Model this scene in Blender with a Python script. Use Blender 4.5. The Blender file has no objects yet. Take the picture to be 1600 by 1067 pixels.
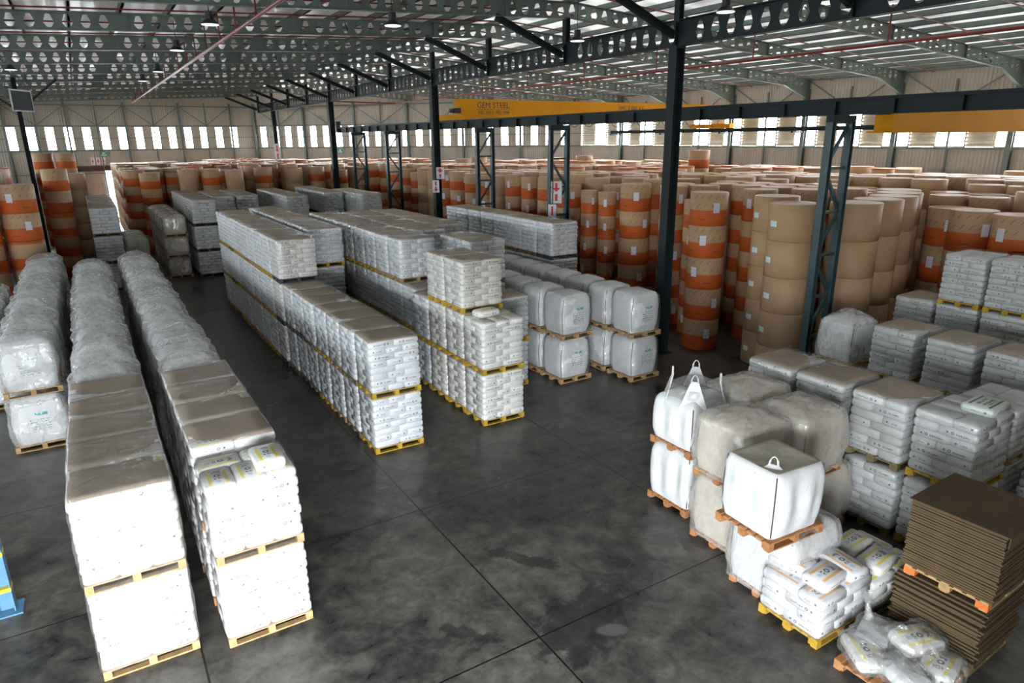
import bpy, math, random
import numpy as np
from mathutils import Vector, Matrix, noise
random.seed(7)
R = random.Random(7)
scn = bpy.context.scene
COL = scn.collection

# ---------------------------------------------------------------- camera, world, sun, exposure
F_PX, H = 1055.2, 7.0
PITCH = math.atan2(533.5 - 215.4, F_PX)
YAW = math.atan2(800 - 119.9, F_PX / math.cos(PITCH))
ROLL = -0.01007
fw = Vector((math.sin(YAW) * math.cos(PITCH), math.cos(YAW) * math.cos(PITCH), -math.sin(PITCH)))
rt = Vector((math.cos(YAW), -math.sin(YAW), 0))
up = rt.cross(fw)
r2 = rt * math.cos(ROLL) + up * math.sin(ROLL)
u2 = up * math.cos(ROLL) - rt * math.sin(ROLL)
cam_d = bpy.data.cameras.new('camera')
cam = bpy.data.objects.new('camera', cam_d)
COL.objects.link(cam)
cam_d.sensor_width = 36.0
cam_d.lens = F_PX / 1600.0 * 36.0
cam_d.clip_end = 400
cam_d.clip_start = 0.05
cam.matrix_world = Matrix(((r2.x, u2.x, -fw.x, 0), (r2.y, u2.y, -fw.y, 0), (r2.z, u2.z, -fw.z, H), (0, 0, 0, 1)))
scn.camera = cam

scn.view_settings.view_transform = 'Standard'
scn.view_settings.look = 'None'
scn.view_settings.exposure = 0.0
scn.view_settings.gamma = 1.0
scn.view_settings.use_curve_mapping = False

world = bpy.data.worlds.new('World')
scn.world = world
world.use_nodes = True
_w = world.node_tree
_w.nodes.clear()
_wo = _w.nodes.new('ShaderNodeOutputWorld')
_wb = _w.nodes.new('ShaderNodeBackground')
_wb.inputs['Color'].default_value = (0.93, 0.97, 1.0, 1)
_wb.inputs['Strength'].default_value = 54.0
_w.links.new(_wb.outputs[0], _wo.inputs[0])

DOOR_X0, DOOR_X1, DOOR_Z, NEAR_Y = -4.8, 1.4, 4.8, -1.0
def portal(name, loc, sx, sy, rot):
    d = bpy.data.lights.new(name, 'AREA')
    d.shape = 'RECTANGLE'; d.size = sx; d.size_y = sy
    d.cycles.is_portal = True
    o = bpy.data.objects.new(name, d)
    o.location = loc; o.rotation_euler = rot
    COL.objects.link(o)
    return o
# portals only steer the sampling of the sky through the openings
portal('door_portal', ((DOOR_X0 + DOOR_X1) / 2, NEAR_Y - .05, DOOR_Z / 2), DOOR_X1 - DOOR_X0, DOOR_Z, (math.pi / 2, 0, 0))
portal('right_wall_portal', (37.95, 24, 7.3), 52, 2.3, (math.pi / 2, 0, math.pi / 2))
portal('left_wall_portal', (-20.1, 36, 7.3), 74, 2.3, (math.pi / 2, 0, -math.pi / 2))
portal('end_wall_portal', (-2.2, 73.15, 7.35), 36, 2.2, (math.pi / 2, 0, math.pi))
scn.cycles.max_bounces = 7
scn.cycles.diffuse_bounces = 4
scn.cycles.glossy_bounces = 3
scn.cycles.transmission_bounces = 2
scn.cycles.transparent_max_bounces = 8
scn.cycles.caustics_reflective = False
scn.cycles.caustics_refractive = False
scn.cycles.sample_clamp_indirect = 6.0
scn.cycles.use_denoising = True
scn.cycles.use_adaptive_sampling = True
scn.cycles.adaptive_threshold = 0.02

# ---------------------------------------------------------------- node helpers
class NT:
    def __init__(s, name):
        s.m = bpy.data.materials.new(name); s.m.use_nodes = True
        s.t = s.m.node_tree; s.t.nodes.clear()
        s.out = s.n('ShaderNodeOutputMaterial')
    def n(s, t, **k):
        o = s.t.nodes.new(t)
        for a, b in k.items(): setattr(o, a, b)
        return o
    def link(s, a, b):
        if isinstance(a, (int, float)): b.default_value = a
        elif isinstance(a, tuple): b.default_value = a if len(a) == len(b.default_value) else (*a, 1)
        else: s.t.links.new(a, b)
    def M(s, op, a, b=0.0, c=0.0):
        o = s.n('ShaderNodeMath', operation=op)
        s.link(a, o.inputs[0]); s.link(b, o.inputs[1]); s.link(c, o.inputs[2])
        return o.outputs[0]
    def band(s, v, c, h):                    # |v-c|<h
        return s.M('LESS_THAN', s.M('ABSOLUTE', s.M('SUBTRACT', v, c)), h)
    def mul(s, *v):
        r = v[0]
        for x in v[1:]: r = s.M('MULTIPLY', r, x)
        return r
    def mx(s, *v):
        r = v[0]
        for x in v[1:]: r = s.M('MAXIMUM', r, x)
        return r
    def mix(s, f, a, b):
        o = s.n('ShaderNodeMix', data_type='RGBA')
        s.link(f, o.inputs[0]); s.link(a, o.inputs[6]); s.link(b, o.inputs[7])
        return o.outputs[2]
    def noise(s, vec=None, scale=5.0, detail=3.0, rough=.55, dist=0.0):
        o = s.n('ShaderNodeTexNoise')
        if vec is not None: s.link(vec, o.inputs['Vector'])
        o.inputs['Scale'].default_value = scale; o.inputs['Detail'].default_value = detail
        o.inputs['Roughness'].default_value = rough; o.inputs['Distortion'].default_value = dist
        return o.outputs['Fac']
    def ramp(s, f, stops):
        o = s.n('ShaderNodeValToRGB'); s.link(f, o.inputs[0])
        e = o.color_ramp.elements
        while len(e) < len(stops): e.new(.5)
        for i, (p, c) in enumerate(stops):
            e[i].position = p; e[i].color = (*c, 1) if len(c) == 3 else c
        return o.outputs[0]
    def obj(s):
        if not hasattr(s, '_o'): s._o = s.n('ShaderNodeTexCoord')
        return s._o.outputs['Object']
    def sep(s, v):
        o = s.n('ShaderNodeSeparateXYZ'); s.link(v, o.inputs[0]); return o.outputs
    def rand(s):
        return s.n('ShaderNodeObjectInfo').outputs['Random']
    def bump(s, h, strength=.3, dist=.02):
        o = s.n('ShaderNodeBump'); s.link(h, o.inputs['Height'])
        o.inputs['Strength'].default_value = strength; o.inputs['Distance'].default_value = dist
        return o.outputs[0]
    def bsdf(s, col, rough=.6, metal=0.0, spec=.5, normal=None, finish=True, **k):
        o = s.n('ShaderNodeBsdfPrincipled')
        s.link(col, o.inputs['Base Color']); s.link(rough, o.inputs['Roughness'])
        s.link(metal, o.inputs['Metallic']); o.inputs['Specular IOR Level'].default_value = spec
        for a, b in k.items(): s.link(b, o.inputs[a])
        if normal is not None: s.link(normal, o.inputs['Normal'])
        if finish: s.link(o.outputs[0], s.out.inputs[0])
        return o.outputs[0]
MATS = {}
def simple(name, col, rough=.6, metal=0.0, spec=.5, var=.12, scale=6.0):
    if name in MATS: return MATS[name]
    t = NT(name)
    f = t.noise(t.obj(), scale, 4)
    d = tuple(c * (1 - var) for c in col); l = tuple(min(1, c * (1 + var)) for c in col)
    t.bsdf(t.ramp(f, [(.3, d), (.7, l)]), rough, metal, spec)
    MATS[name] = t.m
    return t.m

M_steel = simple('dark_green_grey_steel_paint', (.014, .022, .025), .62, 0, .25, .15, 1.5)
M_steel_l = simple('grey_green_rafter_paint', (.13, .165, .15), .42, 0, .5, .1, 1.0)
M_steel_b = simple('blue_steel_paint', (.09, .22, .36), .45)
M_lat = simple('teal_lattice_paint', (.030, .062, .075), .42)
M_red = simple('red_pipe_paint', (.20, .020, .018), .4)
M_yel = simple('yellow_crane_paint', (.62, .27, .012), .75, 0, .12, .06, .8)
M_yelmark = simple('yellow_marking', (.8, .62, .02), .5)
M_dark = simple('dark_print', (.03, .025, .02), .6)
M_black = simple('black_parts', (.012, .012, .014), .5)
M_white = simple('white_board', (.78, .78, .80), .5)
M_signred = simple('red_print', (.60, .02, .03), .5)
M_green = simple('green_sign', (.06, .28, .16), .5)
M_conc_out = simple('yard_concrete', (.40, .40, .38), .9, 0, .3, .1, .4)
M_louver = simple('cream_louver', (.62, .56, .46), .5)
M_core = simple('core_shadow', (.10, .07, .045), .9)

def mk_floor():
    t = NT('polished_dark_concrete'); v = t.obj(); x, y, z = t.sep(v)
    a = t.noise(v, .35, 6, .62, .6); b = t.noise(v, 2.6, 8, .65, .4); c = t.noise(v, 11, 5, .7)
    f = t.M('ADD', t.mul(a, .46), t.M('ADD', t.mul(b, .40), t.mul(c, .14)))
    col = t.ramp(f, [(.40, (.016, .017, .018)), (.47, (.046, .045, .042)), (.54, (.090, .084, .074)), (.64, (.165, .156, .140))])
    d = t.noise(v, .9, 5, .7, 1.2)
    st = t.ramp(d, [(.60, (0, 0, 0)), (.70, (1, 1, 1))])
    col = t.mix(t.mul(st, .6), col, (.012, .014, .017, 1))
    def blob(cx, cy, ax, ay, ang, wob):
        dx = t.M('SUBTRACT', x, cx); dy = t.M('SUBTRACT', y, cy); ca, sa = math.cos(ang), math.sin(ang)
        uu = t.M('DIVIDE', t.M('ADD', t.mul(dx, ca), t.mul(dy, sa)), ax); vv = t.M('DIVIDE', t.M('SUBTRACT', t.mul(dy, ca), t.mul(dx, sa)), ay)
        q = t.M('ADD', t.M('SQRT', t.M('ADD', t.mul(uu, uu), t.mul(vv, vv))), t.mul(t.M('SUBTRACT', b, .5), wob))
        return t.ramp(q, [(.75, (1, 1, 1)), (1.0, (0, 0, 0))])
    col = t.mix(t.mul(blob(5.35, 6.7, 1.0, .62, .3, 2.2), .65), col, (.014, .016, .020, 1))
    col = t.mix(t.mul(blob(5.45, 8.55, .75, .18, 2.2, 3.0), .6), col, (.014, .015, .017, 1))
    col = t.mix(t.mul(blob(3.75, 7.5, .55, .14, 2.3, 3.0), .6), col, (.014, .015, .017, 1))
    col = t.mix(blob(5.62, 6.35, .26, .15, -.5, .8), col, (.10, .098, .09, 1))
    jx2 = t.M('LESS_THAN', t.M('ABSOLUTE', t.M('SUBTRACT', t.M('PINGPONG', t.M('SUBTRACT', x, 4.62), 2.12), 0)), .014)
    jy2 = t.M('LESS_THAN', t.M('ABSOLUTE', t.M('PINGPONG', t.M('SUBTRACT', y, 11.0), 2.1)), .014)
    j = t.mx(jx2, jy2)
    col = t.mix(j, col, (.004, .004, .004, 1))
    ro = t.ramp(f, [(.38, (.25, .25, .25)), (.62, (.46, .46, .46))])
    t.bsdf(col, ro, 0, .38, t.bump(t.M('SUBTRACT', t.mul(b, .3), j), .12, .02))
    return t.m
M_floor = mk_floor()

def mk_wall(name, col):
    t = NT(name); v = t.obj(); x, y, z = t.sep(v)
    f = t.noise(v, .5, 5, .6)
    st = t.noise(v, 3.0, 3)
    c = t.ramp(t.M('ADD', t.mul(f, .7), t.mul(st, .3)), [(.35, tuple(k * .82 for k in col)), (.7, col)])
    t.bsdf(c, .55, 0, .35)
    return t.m
M_wall = mk_wall('cream_wall_cladding', (.52, .475, .41))

def mk_foil(name, thru):
    t = NT(name); v = t.obj()
    x, y, z = t.sep(v)
    f = t.noise(v, 1.2, 5, .6, .5)
    w = t.n('ShaderNodeTexWave'); t.link(v, w.inputs['Vector'])
    w.bands_direction = 'Y'; w.inputs['Scale'].default_value = 1.3; w.inputs['Distortion'].default_value = .6
    h = t.M('ADD', t.mul(w.outputs['Fac'], .5), f)
    b_ = t.bsdf(t.ramp(f, [(.3, (.62, .62, .61)), (.7, (.84, .83, .81))]), .28, .4, .5, t.bump(h, .25, .03), finish=False)
    # translucency added to brighten the roof underside: a small share of daylight comes through
    tl = t.n('ShaderNodeBsdfTranslucent'); k = t.noise(v, .9, 3, .5)
    t.link(t.ramp(k, [(.38, (thru * .4,) * 3), (.62, (thru * 1.25, thru * 1.22, thru * 1.15))]), tl.inputs[0])
    a_ = t.n('ShaderNodeAddShader'); t.link(b_, a_.inputs[0]); t.link(tl.outputs[0], a_.inputs[1]); t.link(a_.outputs[0], t.out.inputs[0])
    return t.m
M_foil = mk_foil('roof_sheeting_left_bay', .0022)
M_foil_r = mk_foil('roof_sheeting_right_bay', .0165)  # passes more daylight than the left bay, set for brighter strips between purlins

def mk_pane():
    t = NT('clear_sheeting_pane')
    a = t.n('ShaderNodeBsdfTransparent'); a.inputs[0].default_value = (.93, .95, .95, 1)
    g = t.n('ShaderNodeBsdfGlossy'); g.inputs['Roughness'].default_value = .08
    m = t.n('ShaderNodeMixShader'); m.inputs[0].default_value = .06
    t.link(a.outputs[0], m.inputs[1]); t.link(g.outputs[0], m.inputs[2]); t.link(m.outputs[0], t.out.inputs[0])
    return t.m
M_pane = mk_pane()

def mk_film(name, density, col=(.80, .82, .84), crinkle=9.0, gloss=.45, bs=.8):
    """thin crinkled polythene: mostly see-through, a milky part and a shiny part that follow the creases"""
    t = NT(name); v = t.obj()
    mp = t.n('ShaderNodeMapping'); t.link(v, mp.inputs['Vector']); mp.inputs['Scale'].default_value = (1, 1.0, .55)
    n1 = t.noise(mp.outputs[0], crinkle, 4, .55, .4); n2 = t.noise(mp.outputs[0], crinkle * .4, 3, .6, .6)
    ridge = t.M('SUBTRACT', 1.0, t.mul(t.M('ABSOLUTE', t.M('SUBTRACT', n1, .5)), 5.0))
    bm = t.bump(t.M('ADD', t.mul(ridge, .6), t.mul(n2, 3.0)), bs, .03)
    tr = t.n('ShaderNodeBsdfTransparent'); tr.inputs[0].default_value = (.97, .97, .97, 1)
    di = t.bsdf((*col, 1), .42, 0, .6, bm, finish=False)
    gl = t.n('ShaderNodeBsdfGlossy'); gl.inputs['Roughness'].default_value = .22; t.link(bm, gl.inputs['Normal'])
    m1 = t.n('ShaderNodeMixShader'); m1.inputs[0].default_value = gloss
    t.link(di, m1.inputs[1]); t.link(gl.outputs[0], m1.inputs[2])
    m2 = t.n('ShaderNodeMixShader')
    fac = t.M('ADD', density * .75, t.mul(t.M('MAXIMUM', ridge, 0.0), density * .45))
    t.link(fac, m2.inputs[0]); t.link(tr.outputs[0], m2.inputs[1]); t.link(m1.outputs[0], m2.inputs[2])
    t.link(m2.outputs[0], t.out.inputs[0])
    return t.m
M_film = mk_film('stretch_film_clear', .12, crinkle=7.0, bs=.25)
M_hood = mk_film('crinkled_polythene_hood', .30, (.90, .91, .90), 3.6, .20)
M_hoodc = mk_film('crinkled_polythene_cream', .36, (.84, .80, .73), 2.6, .25, .3)
M_bagfilm = mk_film('loose_polythene_bag', .28, (.80, .82, .80), 8.0, .5)

def mk_sack(name, base, kind):
    t = NT(name); v = t.obj(); x, y, z = t.sep(v)
    rnd = t.rand()
    sg = t.M('SUBTRACT', t.mul(t.M('GREATER_THAN', rnd, .5), 2.0), 1.0)
    xs = t.mul(x, sg); ys = t.mul(y, sg)
    shade = t.noise(v, 7, 3)
    b2 = tuple(c * .86 for c in base)
    col = t.ramp(shade, [(.3, b2), (.65, base)])
    az = t.M('ABSOLUTE', z); side = t.M('LESS_THAN', az, .03)
    letters = t.M('GREATER_THAN', t.noise(v, 75, 1), .5)
    txt = t.mul(t.band(z, -.002, .013), t.band(xs, -.09, .10), letters)
    rr = t.M('SQRT', t.M('ADD', t.mul(t.M('SUBTRACT', xs, .07), t.M('SUBTRACT', xs, .07)), t.mul(z, z)))
    ring = t.band(rr, .019, .007)
    dot = t.mul(t.band(xs, .150, .016), t.band(z, 0, .016))
    ends = t.M('GREATER_THAN', t.M('ABSOLUTE', x), .25)
    edot = t.mul(ends, t.band(ys, .10, .017), t.band(z, 0, .016))
    etxt = t.mul(ends, t.band(ys, -.03, .05), t.band(z, -.005, .010), letters)
    onside = t.mul(side, t.M('GREATER_THAN', t.M('ABSOLUTE', y), .15))
    mk = t.mx(t.mul(onside, t.mx(txt, ring, dot)), edot, etxt)
    some = t.M('GREATER_THAN', t.M('FRACT', t.mul(rnd, 7.3)), .35)
    mk = t.mul(mk, some)
    col = t.mix(t.mul(mk, .82), col, (.03, .035, .04, 1))
    top = t.M('GREATER_THAN', z, .035)
    if kind in ('yellow', 'orange'):
        yc = (.80, .66, .02, 1) if kind == 'yellow' else (.78, .42, .08, 1)
        st = t.mul(top, t.mx(t.band(y, .105, .022), t.band(y, -.105, .022)), t.M('LESS_THAN', t.M('ABSOLUTE', x), .24))
        col = t.mix(t.mul(st, .85), col, yc)
        r1 = t.M('SQRT', t.M('ADD', t.mul(t.M('SUBTRACT', xs, .03), t.M('SUBTRACT', xs, .03)), t.mul(y, y)))
        o = t.mul(top, t.band(r1, .032, .012))
        bl = t.mul(top, t.band(xs, -.06, .022), t.band(y, 0, .045), t.M('GREATER_THAN', t.noise(v, 40, 1), .45))
        bl2 = t.mul(top, t.band(xs, .15, .035), t.band(y, 0, .06), t.M('GREATER_THAN', t.noise(v, 55, 1), .52))
        col = t.mix(t.mul(t.mx(o, bl, bl2), .85), col, (.03, .03, .045, 1))
        bu = t.mul(top, t.band(xs, -.15, .035), t.band(y, 0, .03))
        col = t.mix(t.mul(bu, .7), col, (.30, .50, .68, 1))
        sp = t.mul(side, t.band(xs, -.2, .03), t.M('GREATER_THAN', t.M('ABSOLUTE', y), .15))
        col = t.mix(t.mul(sp, .35), col, yc)
    if kind == 'green':
        st = t.mul(top, t.mx(t.band(y, .12, .016), t.band(y, -.12, .016)), t.M('LESS_THAN', t.M('ABSOLUTE', x), .25))
        col = t.mix(st, col, (.02, .13, .06, 1))
        w1 = t.mul(top, t.mx(t.band(y, .045, .022), t.band(y, -.03, .022), t.band(y, -.075, .009)), t.band(x, 0, .17),
                   t.M('GREATER_THAN', t.noise(v, 42, 1), .46))
        col = t.mix(t.mul(w1, .9), col, (.02, .05, .035, 1))
    wr = t.noise(v, 14, 4, .6, 1.0)
    t.bsdf(col, .38, 0, .5, t.bump(wr, .12, .012))
    return t.m
M_sack = {'white': mk_sack('white_plastic_sack', (.80, .83, .87), 'white'),
          'cream': mk_sack('warm_white_sack', (.80, .79, .75), 'white'),
          'yellow': mk_sack('white_sack_yellow_print', (.84, .84, .82), 'yellow'),
          'orange': mk_sack('white_sack_orange_print', (.80, .80, .84), 'orange'),
          'grey': mk_sack('grey_white_sack', (.62, .64, .64), 'white'),
          'green': mk_sack('white_sack_green_print', (.66, .72, .69), 'green')}

def mk_board():
    t = NT('brown_cardboard'); v = t.obj()
    f = t.noise(v, 1.5, 5); g = t.noise(v, 30, 2)
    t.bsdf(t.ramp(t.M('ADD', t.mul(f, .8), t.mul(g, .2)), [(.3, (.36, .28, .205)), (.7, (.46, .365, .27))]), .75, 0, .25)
    return t.m
M_card = mk_board()
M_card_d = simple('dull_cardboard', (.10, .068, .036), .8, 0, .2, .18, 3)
M_wood = simple('raw_pallet_wood', (.42, .27, .13), .8, 0, .2, .25, 8)
M_woody = simple('yellow_painted_pallet', (.46, .29, .035), .8, 0, .2, .2, 8)
M_woodd = simple('weathered_pallet_wood', (.20, .15, .08), .85, 0, .2, .25, 8)
M_woodk = simple('dark_plastic_pallet', (.05, .055, .07), .5, 0, .4, .2, 8)
M_woodo = simple('orange_end_block', (.70, .17, .03), .7)
M_woodr = simple('reddish_pallet_wood', (.40, .19, .08), .8, 0, .2, .25, 8)

def mk_bag(name, col):
    t = NT(name); v = t.obj(); x, y, z = t.sep(v)
    f = t.noise(v, 3, 4); w = t.noise(v, 60, 2)
    wr = t.noise(v, 6, 5, .65, .8)
    t.bsdf(t.ramp(f, [(.3, tuple(c * .85 for c in col)), (.7, col)]), .62, 0, .3, t.bump(t.M('ADD', wr, t.mul(w, .15)), .4, .03))
    return t.m
M_bag = mk_bag('white_woven_bulk_bag', (.80, .82, .84))
M_bagc = mk_bag('cream_woven_bulk_bag', (.76, .70, .60))
M_bagt = mk_bag('dusty_bag_top', (.52, .49, .40))
M_seam = simple('dark_seam_stitching', (.06, .06, .06), .8)
def mk_bagprint():
    t = NT('bag_front_print'); v = t.obj(); x, y, z = t.sep(v)
    n = t.M('GREATER_THAN', t.noise(v, 38, 1), .5)
    rows = t.M('LESS_THAN', t.M('FRACT', t.mul(z, 16.0)), .45)
    tx = t.mul(n, rows, t.M('LESS_THAN', z, .02))
    logo = t.mul(t.M('GREATER_THAN', z, .07), t.M('GREATER_THAN', t.noise(v, 22, 1), .47))
    c = t.mix(t.mul(tx, .8), (.80, .82, .84, 1), (.08, .12, .16, 1))
    c = t.mix(t.mul(logo, .85), c, (.05, .42, .45, 1))
    t.bsdf(c, .6)
    return t.m
M_bagprint = mk_bagprint()

KRAFT = (.45, .29, .165); ORANGE = (.52, .105, .022)
def mk_roll(name, printed, far=False, sheen=(1, 1, 1)):
    t = NT(name); v = t.obj(); x, y, z = t.sep(v)
    P = 1.05
    zz = t.mul(t.M('FRACT', t.M('DIVIDE', t.M('ADD', z, .0005), P)), P)
    f = t.noise(v, 2.5, 4)
    col = t.ramp(f, [(.3, tuple(c * .88 for c in KRAFT)), (.7, KRAFT)])
    if printed:
        isor = t.M('LESS_THAN', zz, .5)
        oc = t.ramp(f, [(.3, tuple(c * .85 for c in ORANGE)), (.7, ORANGE)])
        if not far:
            R_ = .6
            u = t.mul(t.M('ARCTAN2', y, x), R_)
            zr = t.M('SUBTRACT', zz, .52)
            row = t.M('FLOOR', t.M('DIVIDE', zr, .26))
            a = t.mul(t.M('SUBTRACT', t.M('FRACT', t.M('ADD', t.M('DIVIDE', u, .236), t.mul(row, .5))), .5), .236)
            b = t.mul(t.M('SUBTRACT', t.M('FRACT', t.M('DIVIDE', zr, .26)), .5), .26)
            ca, sa = math.cos(.85), math.sin(.85)
            across = t.M('SUBTRACT', t.mul(a, sa), t.mul(b, ca)); along = t.M('ADD', t.mul(a, ca), t.mul(b, sa))
            sl = t.mul(t.band(across, 0, .0075), t.band(along, 0, .075), t.M('GREATER_THAN', zz, .52), t.M('LESS_THAN', zz, 1.03))
            col = t.mix(t.mul(sl, .8), col, (.06, .045, .035, 1))
            du = t.mul(t.M('SUBTRACT', t.M('FRACT', t.M('DIVIDE', u, .94)), .5), .94)
            lg = t.mul(t.band(zz, .22, .014), t.band(du, 0, .13), t.M('GREATER_THAN', t.noise(v, 45, 1), .40))
            oc = t.mix(t.mul(lg, .85), oc, (.05, .03, .025, 1))
        # disc tops stay plain kraft
        nz = t.sep(t.n('ShaderNodeNewGeometry').outputs['Normal'])[2]
        isor = t.mul(isor, t.M('LESS_THAN', nz, .6))
        col = t.mix(isor, col, oc)
    t.bsdf(col, .55, 0, .3, t.bump(t.noise(v, 5, 3), .08, .02))
    return t.m
M_roll = mk_roll('printed_kraft_wrap', True)
M_rollk = mk_roll('plain_kraft_wrap', False)
M_rollfar = mk_roll('printed_kraft_wrap_far', True, True)
def mk_label():
    t = NT('white_roll_label'); v = t.obj(); x, y, z = t.sep(v)
    rows = t.M('LESS_THAN', t.M('FRACT', t.mul(z, 26.0)), .4)
    n = t.M('GREATER_THAN', t.noise(v, 60, 1), .47)
    c = t.mix(t.mul(rows, n, .6), (.74, .74, .80, 1), (.15, .15, .20, 1))
    t.bsdf(c, .5)
    return t.m
M_label = mk_label()

def mk_lampglass():
    t = NT('lamp_diffuser_lit')
    e = t.n('ShaderNodeEmission'); e.inputs[0].default_value = (.85, .95, 1, 1); e.inputs[1].default_value = 1.6
    t.link(e.outputs[0], t.out.inputs[0]); return t.m
M_lampglass = mk_lampglass()

# ---------------------------------------------------------------- mesh helpers
class MB:
    def __init__(s): s.v = []; s.f = []; s.mi = []
    def add(s, vs, fs, mi=0):
        b = len(s.v); s.v += [tuple(p) for p in vs]
        s.f += [tuple(i + b for i in f) for f in fs]; s.mi += [mi] * len(fs)
        return s
    def box(s, x0, x1, y0, y1, z0, z1, mi=0):
        return s.add([(x0, y0, z0), (x1, y0, z0), (x1, y1, z0), (x0, y1, z0), (x0, y0, z1), (x1, y0, z1), (x1, y1, z1), (x0, y1, z1)],
                     [(0, 3, 2, 1), (4, 5, 6, 7), (0, 1, 5, 4), (1, 2, 6, 5), (2, 3, 7, 6), (3, 0, 4, 7)], mi)
    def bar(s, a, b, w, h, mi=0, upv=(0, 0, 1)):
        a = Vector(a); b = Vector(b); d = (b - a).normalized(); U = Vector(upv)
        if abs(d.dot(U)) > .98: U = Vector((0, 1, 0))
        sx = d.cross(U).normalized(); uu = sx.cross(d)
        vs = [p + sx * i * w / 2 + uu * j * h / 2 for p in (a, b) for i, j in ((-1, -1), (1, -1), (1, 1), (-1, 1))]
        return s.add(vs, [(0, 1, 2, 3), (7, 6, 5, 4), (0, 4, 5, 1), (1, 5, 6, 2), (2, 6, 7, 3), (3, 7, 4, 0)], mi)
    def tube(s, a, b, r, n=8, mi=0, r2=None, cap=True):
        a = Vector(a); b = Vector(b); d = (b - a).normalized(); U = Vector((0, 0, 1))
        if abs(d.dot(U)) > .98: U = Vector((0, 1, 0))
        sx = d.cross(U).normalized(); uu = sx.cross(d); r2 = r if r2 is None else r2
        vs = [a + (sx * math.cos(6.28319 * i / n) + uu * math.sin(6.28319 * i / n)) * r for i in range(n)] + \
             [b + (sx * math.cos(6.28319 * i / n) + uu * math.sin(6.28319 * i / n)) * r2 for i in range(n)]
        fs = [(i, (i + 1) % n, n + (i + 1) % n, n + i) for i in range(n)]
        if cap: fs += [tuple(range(n - 1, -1, -1)), tuple(range(n, 2 * n))]
        return s.add(vs, fs, mi)
    def ibeam(s, a, b, w, h, t=.02, upv=(0, 0, 1), mi=0):
        a = Vector(a); b = Vector(b); d = (b - a).normalized(); U = Vector(upv)
        if abs(d.dot(U)) > .98: U = Vector((0, 1, 0))
        sx = d.cross(U).normalized(); uu = sx.cross(d).normalized()
        s.bar(a + uu * (h / 2 - t / 2), b + uu * (h / 2 - t / 2), w, t, mi, upv)
        s.bar(a - uu * (h / 2 - t / 2), b - uu * (h / 2 - t / 2), w, t, mi, upv)
        return s.bar(a, b, t * .8, h - 2 * t, mi, upv)
    def mesh(s, name, mats, smooth=False):
        me = bpy.data.meshes.new(name)
        me.from_pydata(s.v, [], s.f)
        for m in (mats if isinstance(mats, (list, tuple)) else [mats]): me.materials.append(m)
        if len(me.materials) > 1: me.polygons.foreach_set('material_index', s.mi)
        if smooth: me.polygons.foreach_set('use_smooth', [True] * len(s.f))
        me.update()
        return me

def link(name, me, parent=None, loc=(0, 0, 0), rz=0.0, kind=None, scale=None):
    o = bpy.data.objects.new(name, me)
    COL.objects.link(o)
    o.location = loc
    if rz: o.rotation_euler = (0, 0, rz)
    if scale: o.scale = scale
    if parent: o.parent = parent
    if kind: o['kind'] = kind
    return o
def obj(name, mb, mats, parent=None, kind=None, smooth=False, loc=(0, 0, 0), rz=0.0):
    return link(name, mb.mesh(name, mats, smooth), parent, loc, rz, kind)
def tag(o, label, cat, group=None):
    o['label'] = label; o['category'] = cat
    if group: o['group'] = group
    return o
def thing(name, label, cat, loc=(0, 0, 0), rz=0.0, group=None):
    return tag(link(name, None, None, loc, rz), label, cat, group)
def ordn(n):
    if n > 10:
        ones = ('', 'first', 'second', 'third', 'fourth', 'fifth', 'sixth', 'seventh', 'eighth', 'ninth')
        teens = ('tenth', 'eleventh', 'twelfth', 'thirteenth', 'fourteenth', 'fifteenth', 'sixteenth', 'seventeenth', 'eighteenth', 'nineteenth')
        if n < 20: return teens[n - 10]
        if n % 10 == 0: return {2: 'twentieth', 3: 'thirtieth', 4: 'fortieth'}[n // 10]
        return {2: 'twenty-', 3: 'thirty-', 4: 'forty-'}[n // 10] + ones[n % 10]
    suf = 'th' if 10 <= n % 100 <= 20 else {1: 'st', 2: 'nd', 3: 'rd'}.get(n % 10, 'th')
    return ('first', 'second', 'third', 'fourth', 'fifth', 'sixth', 'seventh', 'eighth', 'ninth', 'tenth')[n - 1] if n <= 10 else f'{n}{suf}'
def text_obj(name, txt, size, mat, parent, loc, rot, extrude=.004):
    c = bpy.data.curves.new(name, 'FONT'); c.body = txt; c.size = size; c.extrude = extrude
    c.materials.append(mat); c.resolution_u = 3
    tmp = bpy.data.objects.new('tmp', c); COL.objects.link(tmp); bpy.context.view_layer.update()
    me = bpy.data.meshes.new_from_object(tmp.evaluated_get(bpy.context.evaluated_depsgraph_get())); me.name = name
    bpy.data.objects.remove(tmp)
    o = link(name, me); o.location = loc; o.rotation_euler = rot
    if parent: o.parent = parent
    return o
def zb(x):                                   # underside of the rafters
    return 11.08 - .045 * (15.7 - x) if x < 15.7 else 11.12 - .068 * (x - 15.7)

# ================================================================ building shell
XL, XR, YE, CX, CY = -20.0, 37.85, 73.0, 15.4, 49.4     # left, right, end wall, chamfer corners
CS = (YE - CY) / (XR - CX)
SILL, HEAD, ZT = 6.33, 8.30, 11.9
def xend(y): return XR if y <= CY else CX + (YE - y) / CS
def yend(x): return YE if x <= CX else YE - (x - CX) * CS
mb = MB(); mb.add([(XL - .3, NEAR_Y, 0), (XR + .3, NEAR_Y, 0), (XR + .3, YE + .3, 0), (XL - .3, YE + .3, 0)], [(0, 1, 2, 3)])
floor = obj('floor', mb, M_floor, kind='structure')
mb = MB(); mb.add([(-80, -90, -.03), (90, -90, -.03), (90, 130, -.03), (-80, 130, -.03)], [(0, 1, 2, 3)])
obj('ground', mb, M_conc_out, kind='structure')

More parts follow.
